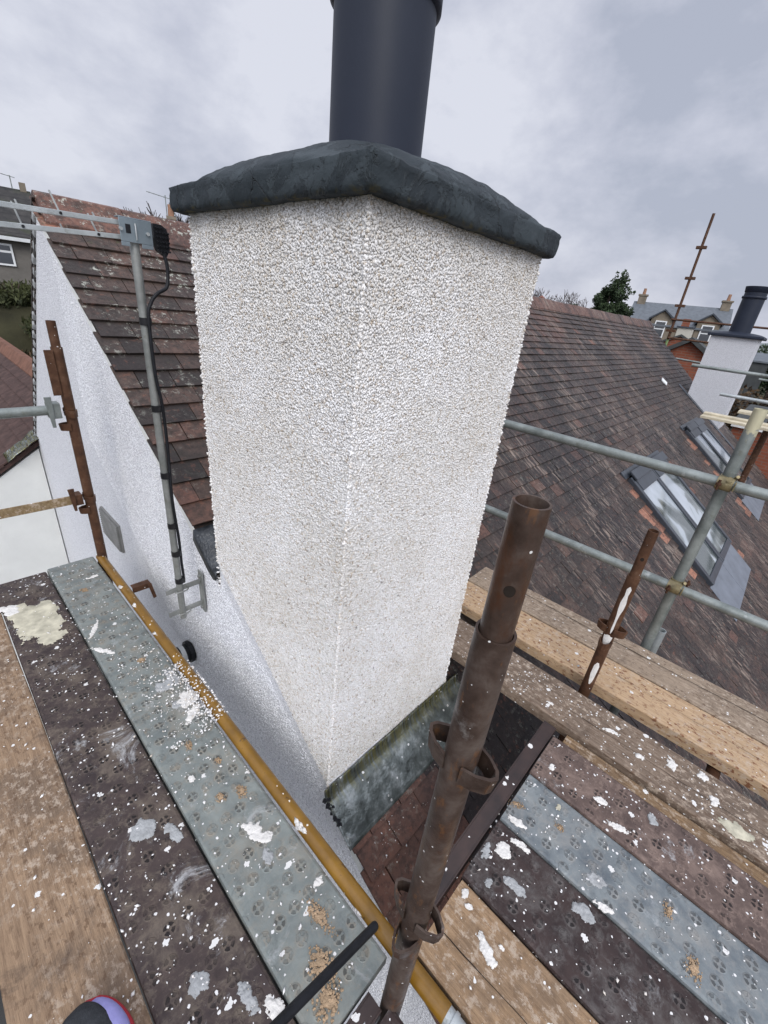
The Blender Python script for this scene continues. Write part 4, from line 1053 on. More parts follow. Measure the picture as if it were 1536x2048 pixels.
# transom channels
def channel(a, b, y0, y1, z, label, grp=None):
    mb = MB(); mb.box(a, b, y0, y0+.005, z-.05, z); mb.box(a, b, y1-.005, y1, z-.05, z); mb.box(a, b, y0+.005, y1-.005, z-.006, z-.0005)
    t = mb.build('steel_transom', M_DARKCHAN, None, .001); tag(t, label, 'scaffold transom', grp); return t
channel(-.6, .385, .160, .206, ZB-.012, 'dark brown transom across the near end of the left walkway')
channel(.565, 1.468, .188, .240, ZB-.002, 'dark brown transom carrying the ends of the right hand planks, dotted with white chips')
tube_thing('scaffold_tube', (-.6, 2.50, ZB-.08), (.50, 2.50, ZB-.08), TR, M_RUST2, 'rusty cross tube under the far end of the left walkway')
tube_thing('scaffold_tube', (.60, -.35, ZB-.10), (2.42, -.35, ZB-.10), TR, M_RUST2, 'rusty cross tube under the right hand boards')
tube_thing('scaffold_tube', (1.50, .62, ZB-.087), (2.42, .62, ZB-.087), TR, M_RUST2, 'rusty cross tube under the far end of the outer boards')
# bracket stub beyond the yellow tube
br = thing('ledger_end', (.515, 2.21, ZB), 'rusty ledger end with a hanging wedge beside the yellow tube', 'scaffold ledger')
mb = MB(); mb.box(.515, .605, 2.15, 2.158, ZB-.02, ZB+.012); mb.box(.515, .605, 2.158, 2.19, ZB+.008, ZB+.012); mb.build('ledger', M_RUST2, br, .002)
mb = MB(); mb.prism([(.588, 2.145, ZB+.012), (.606, 2.145, ZB+.012), (.622, 2.145, ZB-.085), (.606, 2.145, ZB-.09)], (0, -.006, 0)); mb.build('wedge', M_RUST2, br)
# guard rails running away to the left from the far rusty post
t = tube_thing('guard_rail', (.452, 2.585, -.622), (-1.6, 2.585, -.622), .0235, M_GALV, 'grey galvanised guard rail wedged into the far rusty post', 'guard rail')
mb = MB(); mb.box(.405, .455, 2.555, 2.615, -.66, -.585); mb.prism([(.395, 2.55, -.55), (.425, 2.55, -.55), (.420, 2.55, -.70), (.405, 2.55, -.70)], (0, -.006, 0)); mb.build('wedge_clamp', M_GALV, t, .003)
t = thing('guard_rail', (.45, 2.585, -1.1), 'flat muddy yellow guard rail below the grey one', 'guard rail')
mb = MB(); mb.box(-1.6, .42, 2.56, 2.566, -1.125, -1.075); mb.box(-1.6, .42, 2.566, 2.61, -1.125, -1.120); mb.build('rail', wood('muddy_rail', (.20, .13, .06), (.34, .26, .15), .3, .5, .2), t, .002)
mb = MB(); mb.box(.422, .462, 2.555, 2.615, -1.135, -1.075); mb.prism([(.40, 2.55, -1.03), (.43, 2.55, -1.03), (.425, 2.55, -1.16), (.412, 2.55, -1.16)], (0, -.006, 0)); mb.build('wedge_clamp', M_RUST2, t, .003)

# grey upright with couplers and two long guard tubes on the right
GX, GY = 2.415, .062
gs = thing('scaffold_post', (GX, GY, -6), 'galvanised upright with flaking cream paint at its top, crossed by two guard tubes', 'scaffold post')
mb = MB(); mb.tube([(GX, GY, -6), (GX, GY, -2), (GX, GY, -.225)], TR*1.04, 36, inner=.0035); mb.build('post', M_GALVC, gs, recalc=False)
for z in (-.553, -1.118):
    mb = MB(); mb.tube([(GX, GY, z-.026), (GX, GY, z+.026)], .031, 24); mb.tube([(GX-.052, GY-.03, z), (GX-.052, GY+.03, z)], .031, 24)
    mb.box(GX-.05, GX, GY-.024, GY+.024, z-.022, z+.022)
    cp = mb.build('coupler', M_BRASS, gs)
    mb = MB(); mb.tube([(GX-.085, GY-.012, z+.028), (GX-.105, GY-.012, z+.034)], .013, 6); mb.tube([(GX-.03, GY-.028, z+.03), (GX-.06, GY-.034, z+.045)], .007, 8)
    mb.build('nut', M_BRASS, cp)
    for (bx_, by_, bz_) in ((GX-.10, GY+.018, z-.012), (GX-.01, GY-.045, z+.012)):
        mb = MB(); mb.tube([(bx_, by_, bz_-.012), (bx_, by_, bz_+.034)], .0055, 10); mb.tube([(bx_, by_, bz_+.010), (bx_, by_, bz_+.020)], .012, 6); mb.build('bolt', M_RUST2, cp)
    mb = MB(); mb.box(GX-.088, GX-.02, GY-.040, GY-.034, z-.018, z+.022); mb.build('jaw', M_BRASS, cp, .003)
tube_thing('guard_rail', (GX-.052, 1.75, -.553), (GX-.052, -1.6, -.553), .0242, M_GALV, 'upper galvanised guard tube running past the chimney over the tiled roof', 'guard rail')
tube_thing('guard_rail', (GX-.052, 1.75, -1.118), (GX-.052, -1.6, -1.118), .0242, M_GALV, 'lower galvanised guard tube, passing just above the wooden boards', 'guard rail')
tube_thing('scaffold_tube', (2.50, .030, -1.70), (2.50, .030, -1.455), .0242, M_ALU, 'short silver tube end poking up behind the outer wooden board')

# black strap-wrapped pole in the near foreground
bp_ = thing('black_pole', (.48, .268, ZB+.025), 'black foam covered rod laid across the yellow tube in the foreground', 'pole')
A = Vector((.474, .272, ZB+.030)); B = Vector((.150, .285, -1.345)); C2 = A+(B-A)*1.9
mb = MB(); mb.tube([A, A+(C2-A)*.004, A+(C2-A)*.012, C2], [.006, .0098, .0112, .0112], 24); mb.build('rod', M_BLACK, bp_, recalc=False)

# shoe of the photographer
def shoe(cx, cy, ang):
    t = thing('shoe', (cx, cy, ZB), 'toe of a dark grey and lavender shoe with red trim on the wooden board', 'shoe')
    Mx = Matrix.Translation((cx, cy, ZB+.004))@Matrix.Rotation(ang, 4, 'Z')
    def loft(name, mat, prof, zs, smooth=True, par=t):
        # prof(t) -> half width, top height along the length
        mb = MB(); vs = []; fs = []; N_ = 28; K = 16
        for i in range(N_+1):
            u = i/N_; x, hw, z0, z1 = prof(u)
            for k in range(K):
                q = 2*math.pi*k/K; cq, sq = math.cos(q), math.sin(q)
                yy = hw*abs(cq)**.8*(1 if cq > 0 else -1); zz = z0+(z1-z0)*(.5+.5*abs(sq)**.8*(1 if sq > 0 else -1))
                vs.append(Mx@Vector((x, yy, zz)))
        for i in range(N_):
            for k in range(K): fs.append((i*K+k, i*K+(k+1) % K, (i+1)*K+(k+1) % K, (i+1)*K+k))
        fs += [tuple(range(K))[::-1], tuple(N_*K+k for k in range(K))]
        mb.add(vs, fs, None, True); return mb.build(name, mat, par)
    def up_(u):
        x = .15-.29*u; toe = math.sqrt(max(0, 1-(1-min(1, u/.35))**2)) if u < .35 else 1
        hw = (.050*toe if u < .35 else .050-.014*math.sin((u-.35)/.65*math.pi*.8)); return x, max(hw, .002), .018, .018+.062*min(1, toe)*(.75+.55*max(0, u-.3))
    def so_(u): x, hw, a, b = up_(u); return x+.006*(1-2*u), hw+.006, 0, .024
    loft('upper', simple('lavender_fabric', (.30, .29, .58), .75, 0, .08, 60, .3, .002), up_, None)
    loft('sole', simple('red_sole', (.42, .035, .05), .6, 0, .1, 20), so_, None)
    def cap_(u): x, hw, a, b = up_(u*.42); return x+.0035, hw+.003, a+.004, b+.003
    o = loft('toe_cap', simple('grey_shoe_rubber', (.035, .038, .042), .8, 0, .3, 60, .6, .003), cap_, None); o.location += Vector((-.022, .003, .004))
    return t
shoe(-.078, .485, R(96))

# ------------------------------------------------------------------ ground, hill
mb = MB(); N_ = 60; vs = []; fs = []
def gz(x, y):
    # a grassy bank climbs behind the house on the left; rolling ground far off
    r_ = math.hypot(x, y); b = 0
    t = max(0, min(1, (y-9.5)/6)); t = t*t*(3-2*t)
    s_ = max(0, min(1, (13-x)/9)); s_ = s_*s_*(3-2*s_)
    b = 5.15*t*s_
    return -6+b+min(3, max(0, (r_-25)/30))*.9*noise.noise(Vector((x*.02, y*.02, 0)))
ext = [-900, -500, -300, -180, -110, -70, -45, -30, -22, -16, -12, -9, -6, -4, -2, 0, 1.5, 3, 4.5, 6, 7.5, 9, 10, 11, 12, 13, 14, 15, 16, 17.5, 19, 21, 24, 27, 30, 34, 38, 43, 50, 60, 75, 95, 120, 160, 220, 300, 420, 600, 900]
for y in ext:
    for x in ext: vs.append((x, y, gz(x, y)))
n = len(ext)
for j in range(n-1):
    for i in range(n-1): fs.append((j*n+i, j*n+i+1, (j+1)*n+i+1, (j+1)*n+i))
mb.add(vs, fs, None, True); struct(mb.build('ground', M_GRASS))
yd = MB(); yd.box(-12, XW, -9, YW, -6.1, -5.93); struct(yd.build('yard', simple('wet_concrete_yard', (.045, .045, .043), .8, 0, .3, 1.2)))
mb = MB(); vs = []; fs = []
for j in range(5):
    for i in range(61):
        a = R(20+i*2.2); d_ = 420+j*110
        h = (0, .55, 1, .9, .2)[j]*(16+14*noise.noise(Vector((i*.09, 2, 0)))+4*noise.noise(Vector((i*.4, 2, j))))
        vs.append((math.sin(a)*d_, math.cos(a)*d_, -9+h+(3 if j else 0)))
for j in range(4):
    for i in range(60): fs.append((j*61+i, j*61+i+1, (j+1)*61+i+1, (j+1)*61+i))
mb.add(vs, fs, None, True); struct(mb.build('hills', M_HILL))
mb = MB(); mb.prism([(24, -30, gz(24, -30)+.3), (30, -30, gz(30, -30)+.3), (31, 40, gz(31, 40)+.3), (25, 40, gz(25, 40)+.3)], (0, 0, -.3)); struct(mb.build('road', M_ROAD))

# ------------------------------------------------------------------ vegetation
def leafcloud(name, blobs, n, size, mat, parent=None, tall=1):
    Ps = []; T = []
    w_ = np.array([b[3]*b[4]*b[5] for b in blobs]); w_ = w_/w_.sum()
    for b, ww in zip(blobs, w_):
        m_ = int(n*ww)+8; d_ = npr.normal(size=(m_, 3)); d_ /= np.linalg.norm(d_, axis=1)[:, None]; r_ = npr.uniform(.35, 1.06, m_)**.6
        p = np.array(b[:3])+d_*r_[:, None]*np.array(b[3:6]); Ps.append(p); T.append(np.clip(npr.normal(.35+.3*d_[:, 2], .2), 0, 1))
    P = np.concatenate(Ps); T = np.concatenate(T); n_ = len(P)
    a = npr.normal(size=(n_, 3)); a /= np.linalg.norm(a, axis=1)[:, None]; b = npr.normal(size=(n_, 3)); b -= (b*a).sum(1)[:, None]*a; b /= np.linalg.norm(b, axis=1)[:, None]
    s_ = size*npr.uniform(.5, 1.4, (n_, 1)); a[:, 2] *= tall
    V = np.stack([P-a*s_, P-b*s_*.45, P+a*s_, P+b*s_*.45], 1).reshape(-1, 3); F = np.arange(n_*4).reshape(-1, 4)
    return fastmesh(name, V, F, mat, parent, tint=np.repeat(T, 4), k=4)
# dark conifer
cx, cy = 26.8, 8.95; gzv = gz(cx, cy)
con = thing('conifer', (cx, cy, gzv), 'tall dark green conifer behind the long tiled roof', 'tree')
mb = MB(); mb.tube([(cx, cy, gzv), (cx+.1, cy, -1), (cx, cy, 2.3)], [.28, .18, .05], 10); mb.build('trunk', M_BARK, con, recalc=False)
blobs = []
perp = Vector((.27, -.96, 0)).normalized()
for i in range(95):
    t = rnd.random()**.85; z = -1.5+4.2*t; wd = 2.15*(1-t)**.8+.12; a = rnd.uniform(0, 6.283); rr = wd*rnd.uniform(.35, .95)
    sk = .25*math.sin(t*5)
    blobs.append((cx+math.cos(a)*rr, cy+math.sin(a)*rr+sk-.15, z+rnd.uniform(-.1, .2), .60*(1.15-t), .60*(1.15-t), .30))
blobs += [(cx-.2, cy+1.7, .6, .9, .6, .6), (cx-.2, cy+1.2, .3, .9, .8, .7), (cx, cy-.9, .4, .9, .5, .7), (cx, cy-1.15, 1.95, .15, .14, .10), (cx, cy-.85, 1.7, .16, .2, .1), (cx, cy-.1, 2.65, .1, .1, .3)]
leafcloud('crown', blobs, 60000, .07, M_CONIFER, con)
# bare trees
def bare(nm, x, y, h, spread, lab, seed, lean=0, z0=None, grp='bare winter trees'):
    z0 = gz(x, y) if z0 is None else z0
    t = thing(nm, (x, y, z0), lab, 'tree', grp); r_ = random.Random(seed); lim = MB(); tw = MB()
    mb = MB(); mb.tube([(x, y, z0), (x, y, z0+h*.35)], [h*.018, h*.012], 8); mb.build('trunk', M_BARK, t, recalc=False)
    def grow(p, d_, ln, rad, lev):
        q = p+d_*ln; (lim if lev < 3 else tw).tube([p, q], [rad, rad*.7], 5 if lev < 3 else 3, cap=False)
        if lev >= 6: return
        for _ in range(3 if lev < 5 else 2):
            nd = (d_+Vector((r_.gauss(0, .42), r_.gauss(0, .42), r_.gauss(.02, .25)))*spread).normalized(); grow(q, nd, ln*r_.uniform(.6, .85), max(rad*.6, .022), lev+1)
    for _ in range(3): grow(Vector((x, y, z0+h*.3)), Vector((r_.gauss(0, .25), r_.gauss(0, .25), 1)).normalized(), h*.19, h*.009, 0)
    lim.build('limb', M_BARK, t, recalc=False); tw.build('twigs', M_TWIG, t, recalc=False)
bare('bare_tree', 55.8, 22.4, 10.3, 1.0, 'leafless tree with rounded twiggy crown beside the conifer', 3)
bare('bare_tree', 54.4, 25.3, 10.5, .8, 'leafless upright tree nearest the chimney edge', 5)
bare('bare_tree', 10.6, 26.6, 10.6, .55, 'thin leafless tree tip left of the chimney, behind the ridge', 8, z0=-7)
con2 = thing('conifer', (11.5, 27, -6), 'small pointed evergreen tip showing over the roof left of the chimney', 'tree')
mb = MB(); mb.tube([(11.5, 27, -6), (11.5, 27, 3)], [.3, .05], 8); mb.build('trunk', M_BARK, con2, recalc=False)
leafcloud('crown', [(11.5+rnd.uniform(-.3, .3)*(1-t), 27+rnd.uniform(-.3, .3)*(1-t), 1+2.4*t, .5*(1-t)+.08, .5*(1-t)+.08, .25) for t in [i/12 for i in range(13)]], 2500, .09, M_CONIFER, con2)
# bushes and bracken on the bank at left
i = 0
labs = ['olive bush high on the bank below the grey house', 'brown dead bracken clump low on the bank', 'dark bush at the left edge of the bank', 'green gorse clump beside the gable verge on the bank', 'bramble heap at the middle of the bank', 'shaggy bush just under the grey house wall']
for (x, y, rx, ry, rz_, mt) in ((2.3, 15.4, 1.6, 1.0, .42, M_BUSH), (1.7, 12.4, 1.1, .9, .5, M_DEAD), (.6, 14.0, .9, .9, .45, M_BUSH), (2.9, 14.2, .9, 1.0, .45, M_BUSH), (1.7, 13.3, 1.5, 1.1, .5, M_DEAD), (3.6, 17.4, 1.5, .9, .3, M_BUSH)):
    z = gz(x, y); t = thing('bush', (x, y, z), labs[i], 'bush', 'bushes on the grassy bank'); i += 1
    mb = MB(); [mb.tube([(x, y, z), (x+rnd.uniform(-.5, .5), y+rnd.uniform(-.5, .5), z+rz_)], [.03, .01], 5) for _ in range(5)]; mb.build('stem', M_BARK, t, recalc=False)
    leafcloud('foliage', [(x+rnd.uniform(-.6, .6)*rx, y+rnd.uniform(-.6, .6)*ry, z+rnd.uniform(.0, .5)*rz_, rx*.55, ry*.55, rz_*.7) for _ in range(7)], 5200, .06, mt, t, 1.6)

# ------------------------------------------------------------------ distant houses
def frame_from(a, b):
    a, b = Vector(a), Vector(b); r_ = (b-a); r_.z = 0; L_ = r_.length; r_.normalize(); f_ = Vector((r_.y, -r_.x, 0))
    # f_ points toward the viewer's side
    if f_.dot(-a) < 0: f_ = -f_
    Mx = Matrix((r_, -f_, Vector((0, 0, 1)))).transposed().to_4x4(); Mx.translation = (a.x, a.y, 0); return Mx, L_
def bx(name, mat, par, Mx, x0, x1, y0, y1, z0, z1, lab=None, bevel=0):
    mb = MB(); mb.box(x0, x1, y0, y1, z0, z1, mat=Mx); return mb.build(name, mat, par, bevel, label=lab)
def window(par, Mx, x0, x1, z0, z1, y, mull=True, bar=True):
    fr = bx('window', M_WHITEFR, par, Mx, x0, x1, y-.06, y-.001, z0, z1)
    w_ = x1-x0; xs = [x0+.06, x1-.06]
    zm = z0+(z1-z0)*.52
    bx('pane', M_GLASS, fr, Mx, x0+.07, x1-.07, y-.066, y-.061, z0+.07, zm-.03); bx('pane', M_GLASS, fr, Mx, x0+.07, x1-.07, y-.066, y-.061, zm+.03, z1-.07)
    return fr
def stackc(par, Mx, x, y, z0, z1, w_=.7, d_=.6, mat=M_SAND, pots=2, lab=None):
    c = bx('chimney', mat, par, Mx, x-w_/2, x+w_/2, y-d_/2, y+d_/2, z0, z1, lab); bx('cornice', mat, c, Mx, x-w_/2-.06, x+w_/2+.06, y-d_/2-.06, y+d_/2+.06, z1, z1+.1)
    for k in range(pots):
        px = x+(k-(pots-1)/2)*.3; mb = MB(); p = Mx@Vector((px, y, z1+.1)); mb.tube([p, p+Vector((0, 0, .38))], [.11, .09], 10); mb.build('chimney_pot', M_POT, c, recalc=False)
    return c
# slate house with dormers (front eave line from left to right)
Mx, L_ = frame_from((34.75, 9.9, 0), (36.0, 4.35, 0))
sh = thing('slate_house', Mx@Vector((L_/2, 2, -6)), 'stone house with blue grey slate roof, two gabled dormers and a chimney at each end', 'house')
E_ = .78; RG = 2.12; D_ = 4.6
mb = MB(); P_ = [(0, 0, -6), (0, 0, E_-.06), (0, D_/2, RG-.06), (0, D_, E_-.06), (0, D_, -6)]
mb.prism([Mx@Vector(p) for p in P_], Mx.to_3x3()@Vector((L_, 0, 0))); mb.build('wall', M_SAND, sh)
mb = MB()
for s_ in (0, 1):
    ys = (-.15, D_/2) if s_ == 0 else (D_+.15, D_/2)
    sl_ = (RG-E_)/(D_/2); a = [(-.12, ys[0], E_-.15*sl_), (L_+.12, ys[0], E_-.15*sl_), (L_+.12, ys[1], RG), (-.12, ys[1], RG)]
    mb.prism([Mx@Vector(p) for p in a], (0, 0, .07))
rf = mb.build('roof', M_SLATE, sh)
stackc(sh, Mx, .35, D_/2, RG-.3, RG+.42, .5, .6, M_SAND, 1); stackc(sh, Mx, L_-.35, D_/2, RG-.3, RG+.42, .5, .6, M_SAND, 1)
for xc in (2.0, 4.65):
    w_ = .62; zt = 1.15; ap = 1.62
    mb = MB(); mb.prism([Mx@Vector(p) for p in [(xc-w_, -.04, -.3), (xc+w_, -.04, -.3), (xc+w_, -.04, zt), (xc, -.04, ap), (xc-w_, -.04, zt)]], Mx.to_3x3()@Vector((0, 1.5, 0)))
    dm = mb.build('dormer', M_SAND, sh)
    mb = MB()
    for sg in (-1, 1): mb.prism([Mx@Vector(p) for p in [(xc+sg*(w_+.14), -.2, zt-.10), (xc, -.2, ap+.02), (xc, -.2, ap+.12), (xc+sg*(w_+.18), -.2, zt)]], Mx.to_3x3()@Vector((0, 1.9, 0)))
    mb.build('dormer_roof', M_FRAME, dm)
    window(dm, Mx, xc-.34, xc+.34, .0, zt-.12, -.041)
window(sh, Mx, 3.05, 3.6, -.1, .5, -.001)
# dark tiled brick gable
Mx, L_ = frame_from((16.6, 3.55, 0), (16.75, 2.0, 0))
bg_ = thing('brick_house', Mx@Vector((L_/2, 1, -6)), 'red brick gable with dark slate verges beyond the end of the roof', 'house')
mb = MB(); mb.prism([Mx@Vector(p) for p in [(0, 0, -6), (0, 0, -.52), (L_/2, 0, -.02), (L_, 0, -.52), (L_, 0, -6)]], Mx.to_3x3()@Vector((0, 1.6, 0))); mb.build('wall', M_BRICK, bg_)
mb = MB()
for sg in (-1, 1):
    mb.prism([Mx@Vector(p) for p in [(L_/2+sg*(L_/2+.22), -.18, -.66), (L_/2, -.18, -.0), (L_/2, -.18, .12), (L_/2+sg*(L_/2+.26), -.18, -.52)]], Mx.to_3x3()@Vector((0, 1.9, 0)))
mb.build('roof', M_SHED, bg_)
# little chimney house in the middle
Mx, L_ = frame_from((19.55, 4.4, 0), (19.75, 2.9, 0))
ch_ = thing('cottage', Mx@Vector((L_/2, 1, -6)), 'small roof with a squat cream chimney topped by brick, in front of the slate house', 'house')
mb = MB(); mb.prism([Mx@Vector(p) for p in [(-.4, 0, -6), (-.4, 0, -.35), (L_/2, 0, .12), (L_+.3, 0, -.35), (L_+.3, 0, -6)]], Mx.to_3x3()@Vector((0, 2.5, 0))); mb.build('wall', M_BRICK, ch_)
mb = MB()
for sg in (-1, 1): mb.prism([Mx@Vector(p) for p in [(L_/2+sg*(L_/2+.6), -.1, -.58), (L_/2, -.1, .13), (L_/2, -.1, .20), (L_/2+sg*(L_/2+.6), -.1, -.48)]], Mx.to_3x3()@Vector((0, 2.6, 0)))
mb.build('roof', M_SHED, ch_)
c = bx('chimney', M_CREAMW, ch_, Mx, .55, 1.05, .3, .8, -.1, .42); bx('chimney_band', M_FRAME, c, Mx, .5, 1.1, .25, .85, .42, .47); bx('brick_top', M_BRICK, c, Mx, .62, .86, .4, .7, .47, .72)
# low brick extension at far right, under the far chimney
lb = thing('brick_extension', (15, -1, -6), 'low red brick extension with a white fascia beyond the far chimney foot', 'building')
bx('wall', M_BRICK, lb, Matrix(), 13.4, 17.5, -6.5, .7, -6, -1.75); bx('fascia', M_WHITEFR, lb, Matrix(), 13.32, 13.41, -6.6, .75, -1.74, -1.62); bx('roof', M_SHED, lb, Matrix(), 13.3, 17.6, -6.6, .75, -1.615, -1.55)
# small pink gable near bare trees
Mx, L_ = frame_from((26.8, 13.6, 0), (27.3, 12.3, 0))
pr_ = thing('gable_house', Mx@Vector((.5, 1, -6)), 'small red roofed house with white bargeboard peeping over the ridge', 'house')
mb = MB(); mb.prism([Mx@Vector(p) for p in [(0, 0, -6), (0, 0, .9), (.8, 0, 1.45), (1.6, 0, .9), (1.6, 0, -6)]], Mx.to_3x3()@Vector((0, 3, 0))); mb.build('wall', M_CREAMW, pr_)
mb = MB()
for sg in (-1, 1): mb.prism([Mx@Vector(p) for p in [(.8+sg*1.0, -.15, .78), (.8, -.15, 1.46), (.8, -.15, 1.56), (.8+sg*1.0, -.15, .88)]], Mx.to_3x3()@Vector((0, 3.3, 0)))
mb.build('roof', simple('pinkish_tiles', (.30, .14, .11), .8), pr_)
# left house on the bank
Mx, L_ = frame_from((-2.5, 22.6, 0), (4.38, 21.45, 0))
lh = thing('grey_house', Mx@Vector((L_/2, 2, -.6)), 'grey harled house with mossy dark roof and white windows above the bank', 'house')
E2 = .93; R2 = 2.55; D2 = 6.4; GB = -1.6
mb = MB(); mb.prism([Mx@Vector(p) for p in [(0, 0, GB), (0, 0, E2-.1), (0, D2/2, R2-.1), (0, D2, E2-.1), (0, D2, GB)]], Mx.to_3x3()@Vector((L_, 0, 0))); mb.build('wall', M_HARL, lh)
mb = MB()
for s_ in (0, 1):
    ys = (-.25, D2/2) if s_ == 0 else (D2+.25, D2/2); sl_ = (R2-E2)/(D2/2)
    mb.prism([Mx@Vector(p) for p in [(-.1, ys[0], E2-.25*sl_), (L_+.1, ys[0], E2-.25*sl_), (L_+.1, ys[1], R2), (-.1, ys[1], R2)]], (0, 0, .09))
rf = mb.build('roof', M_FARTILE, lh)
bx('gutter', M_WHITEPL, lh, Mx, -.1, L_+.1, -.36, -.26, E2-.20, E2-.09)
mb = MB()
for k in range(26):
    t = k/26; y = -.2+t*(D2/2+.2); z = E2-.2*0.5+t*(R2-E2)+.0; mb.box(L_+.101, L_+.16, y, y+.07, z-.06, z+.05, mat=Mx)
mb.build('verge_mortar', M_WHITEFR, rf)
gbl = MB(); gbl.prism([Mx@Vector(p) for p in [(L_+.001, .1, GB), (L_+.001, .1, E2-.1), (L_+.001, D2/2, R2-.12), (L_+.001, D2-.1, E2-.1), (L_+.001, D2-.1, GB)]], Mx.to_3x3()@Vector((.05, 0, 0))); gbl.build('gable', M_CREAMW, lh)
for x0, x1 in ((L_-2.05, L_-.88), (L_-5.2, L_-3.9)):
    f_ = bx('window', M_WHITEFR, lh, Mx, x0, x1, -.07, -.001, -.06, .62)
    xm = x0+(x1-x0)*.42
    bx('pane', M_GLASS, f_, Mx, x0+.06, xm-.03, -.075, -.071, 0, .56); bx('pane', M_GLASS, f_, Mx, xm+.04, x1-.06, -.075, -.071, 0, .34); bx('pane', M_GLASS, f_, Mx, xm+.04, x1-.06, -.075, -.071, .41, .56)
bx('chimney_pot', M_POT, lh, Mx, L_-1.35, L_-1.22, D2/2-.06, D2/2+.06, R2+.08, R2+.28); bx('chimney', M_SAND, lh, Mx, L_-.22, L_-.02, D2/2-.15, D2/2+.15, R2+.02, R2+.32)
def roof_aerial(x, y, z, h, ang, lab, n=4, grp='roof top aerials'):
    t = thing('roof_aerial', (x, y, z), lab, 'aerial', grp); mb = MB(); mb.tube([(x, y, z), (x, y, z+h)], .018, 6); mb.build('mast', M_GALV, t, recalc=False)
    d_ = Vector((math.cos(ang), math.sin(ang), .12)); c = Vector((x, y, z+h*.93)); mb = MB(); mb.tube([c-d_*.15, c+d_*.62], .012, 6)
    for k in range(n): q = c+d_*(.05+.16*k); s_ = Vector((-d_.y, d_.x, 0)); mb.tube([q-s_*.12, q+s_*.12], .006, 4)
    mb.build('antenna', M_GALV, t, recalc=False)
pa = Mx@Vector((L_-.45, D2/2, 0)); roof_aerial(pa.x, pa.y, R2+.05, .45, math.pi*.95, 'small TV aerial on the ridge of the grey house')
# dark roof with chimney left of the big chimney
Mx, L_ = frame_from((7.72, 18.5, 0), (10.5, 17.3, 0))
dh = thing('dark_roofed_house', Mx@Vector((L_/2, 1.5, -6)), 'house with dark tiled roof and a slim chimney just left of the big chimney', 'house')
mb = MB(); mb.prism([Mx@Vector(p) for p in [(0, 0, -6), (0, 0, 1.1), (0, 1.6, 1.95), (0, 3.2, 1.1), (0, 3.2, -6)]], Mx.to_3x3()@Vector((L_, 0, 0))); mb.build('wall', M_CREAMW, dh)
mb = MB()
for ys in ((-.15, 1.6), (3.35, 1.6)): mb.prism([Mx@Vector(p) for p in [(-.08, ys[0], 1.06), (L_+.1, ys[0], 1.06), (L_+.1, ys[1], 2.0), (-.08, ys[1], 2.0)]], (0, 0, .07))
mb.build('roof', M_FARTILE, dh)
stackc(dh, Mx, .12, 1.0, 1.2, 2.12, .22, .3, M_SAND, 1)
pa = Mx@Vector((-.02, 1.2, 0)); roof_aerial(pa.x, pa.y, 1.9, 1.0, math.pi*.9, 'thin TV aerial rising from the slim chimney left of the big chimney')

# ------------------------------------------------------------------ far scaffolding on the right
PX_, PY_ = 14.15, 2.90
fp = thing('scaffold_post', (PX_, PY_, -6), 'tall slender rusty pole with couplers rising against the sky at right', 'scaffold post')
mb = MB(); mb.tube([(PX_, PY_, -6), (PX_, PY_, -.02)], .032, 12); mb.build('green_post', simple('faded_green_paint', (.17, .25, .11), .7, 0, .4, 12), fp, recalc=False)
mb = MB(); mb.tube([(PX_, PY_, -.019), (PX_, PY_, 2.80)], .032, 12); mb.build('post', M_RUST2, fp, recalc=False)
for z in (2.10, 1.43, .80, .20):
    mb = MB(); mb.box(PX_-.05, PX_+.05, PY_-.11, PY_+.11, z-.03, z+.03); mb.build('ledger_cup', M_RUST2, fp)
FS = 'distant scaffold tubes by the far chimney'
def ft(a, b, mat, lab, r=TR): tube_thing('scaffold_tube', a, b, r, mat, lab, 'scaffold tube', FS, inner=.003)
ft((14.10, 2.98, .47), (14.35, -1.8, .45), M_RUST2, 'rusty tube crossing behind the far flue, highest of the far tubes')
ft((14.1, 2.9, .03), (14.25, 1.6, .01), M_RUST2, 'rusty tube above the red brick gable')
ft((7.93, 1.20, -.31), (8.05, -1.5, -.33), M_GALV, 'dark tube crossing in front of the far chimney at mid height')
ft((14.0, 2.62, -.44), (14.0, 1.75, -.48), M_GALV, 'pale tube end between brick gable and far chimney')
ft((7.97, .73, -.64), (8.05, -1.5, -.66), M_ALU, 'silver tube crossing low in front of the far chimney')
ft((12.9, .60, -.04), (13.0, -2, -.08), M_RUST2, 'rusty tube at the right edge behind the far chimney')
ft((12.9, .62, -.60), (13.0, -2, -.64), M_GALV, 'grey tube at the right edge below the rusty one')
FB = 'pale boards stacked on the far scaffold'
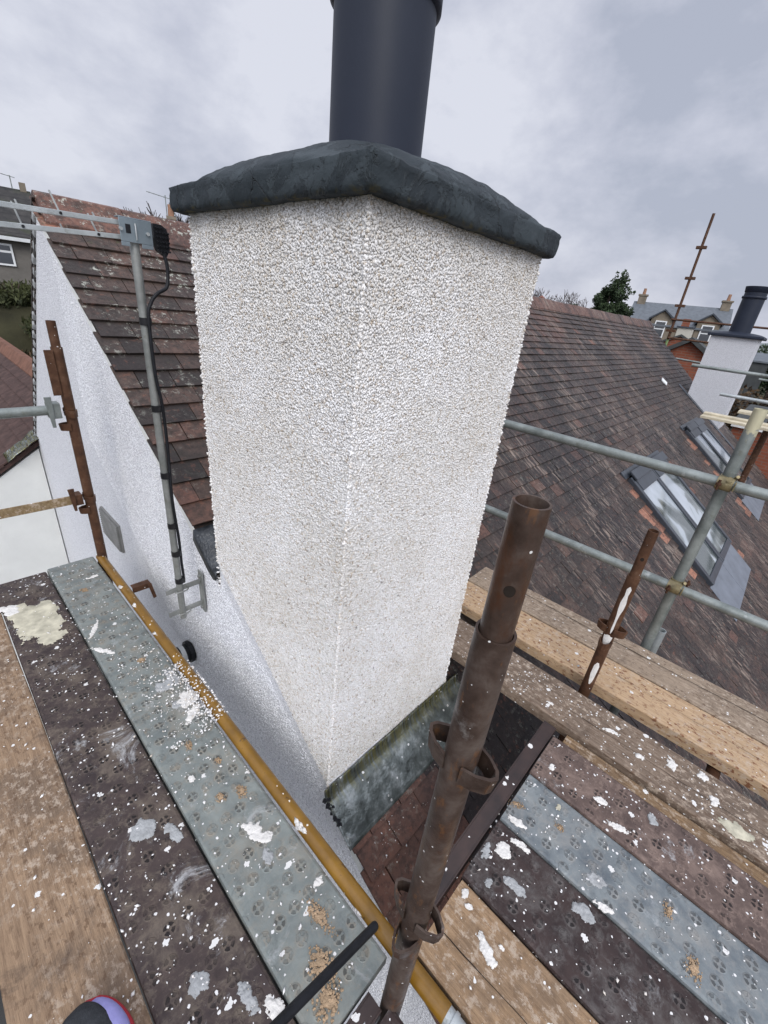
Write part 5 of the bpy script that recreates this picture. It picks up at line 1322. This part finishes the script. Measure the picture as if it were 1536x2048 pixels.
for k, (x0, x1, ya, yb, z, lab) in enumerate(((9.2, 9.42, -.6, .98, -1.13, 'pale timber board nearest on the far scaffold lift'), (9.44, 9.66, -.6, .98, -1.10, 'second pale timber board of the far scaffold lift'), (9.9, 10.3, -.2, .55, -1.02, 'square pale mortar board lying by the far chimney foot'))):
    mb = MB(); mb.box(x0, x1, ya, yb, z-.04, z); tag(mb.build('timber_board', simple('pale_timber%d' % k, (.55, .49, .36), .8, 0, .25, 6), None, .004), lab, 'board', FB)
q = thing('scaffold_post', (9.75, .05, -6), 'orange brown scaffold upright behind the far boards at the right edge', 'scaffold post')
mb = MB(); mb.tube([(9.75, .05, -6), (9.75, .05, -.72)], .05, 12); mb.build('post', M_RUST2, q, recalc=False)
sd_ = thing('garden_shed', (30, 1.8, -6), 'dark felt roofed shed right of the far chimney', 'shed')
Mx, L_ = frame_from((29.9, 2.35, 0), (30.0, 1.3, 0))
bx('wall', M_SHED, sd_, Mx, 0, L_, 0, 1.5, -6, -.55); mb = MB(); mb.prism([Mx@Vector(p) for p in [(-.1, -.1, -.62), (L_+.1, -.1, -.62), (L_+.1, 1.6, -.25), (-.1, 1.6, -.25)]], (0, 0, .08)); mb.build('roof', M_SLATE, sd_)
t = thing('hedge', (22, .5, -5.5), 'brown and olive hedge beyond the far scaffold at the right edge', 'hedge')
mb = MB(); [mb.tube([(22, y, -6), (22, y+rnd.uniform(-.2, .2), -1.6)], [.05, .02], 5) for y in (-2, -1, 0, 1, 2)]; mb.build('stem', M_BARK, t, recalc=False)
leafcloud('foliage', [(22+rnd.uniform(-.5, .5), rnd.uniform(-4, 2.2), rnd.uniform(-4, -1.4), .9, .9, .7) for _ in range(34)], 16000, .09, M_DEAD, t)
t = thing('tree', (60, 1.5, -6), 'dark rounded tree on the skyline at the right edge', 'tree')
mb = MB(); mb.tube([(60, 1.5, -6), (60, 1.5, 0)], [.4, .2], 8); mb.build('trunk', M_BARK, t, recalc=False)
leafcloud('crown', [(60+rnd.uniform(-1.5, 1.5), 1.2+rnd.uniform(-3.2, 3), rnd.uniform(-3.5, .2), 1.2, 1.1, .9) for _ in range(26)], 9000, .16, M_CONIFER, t)
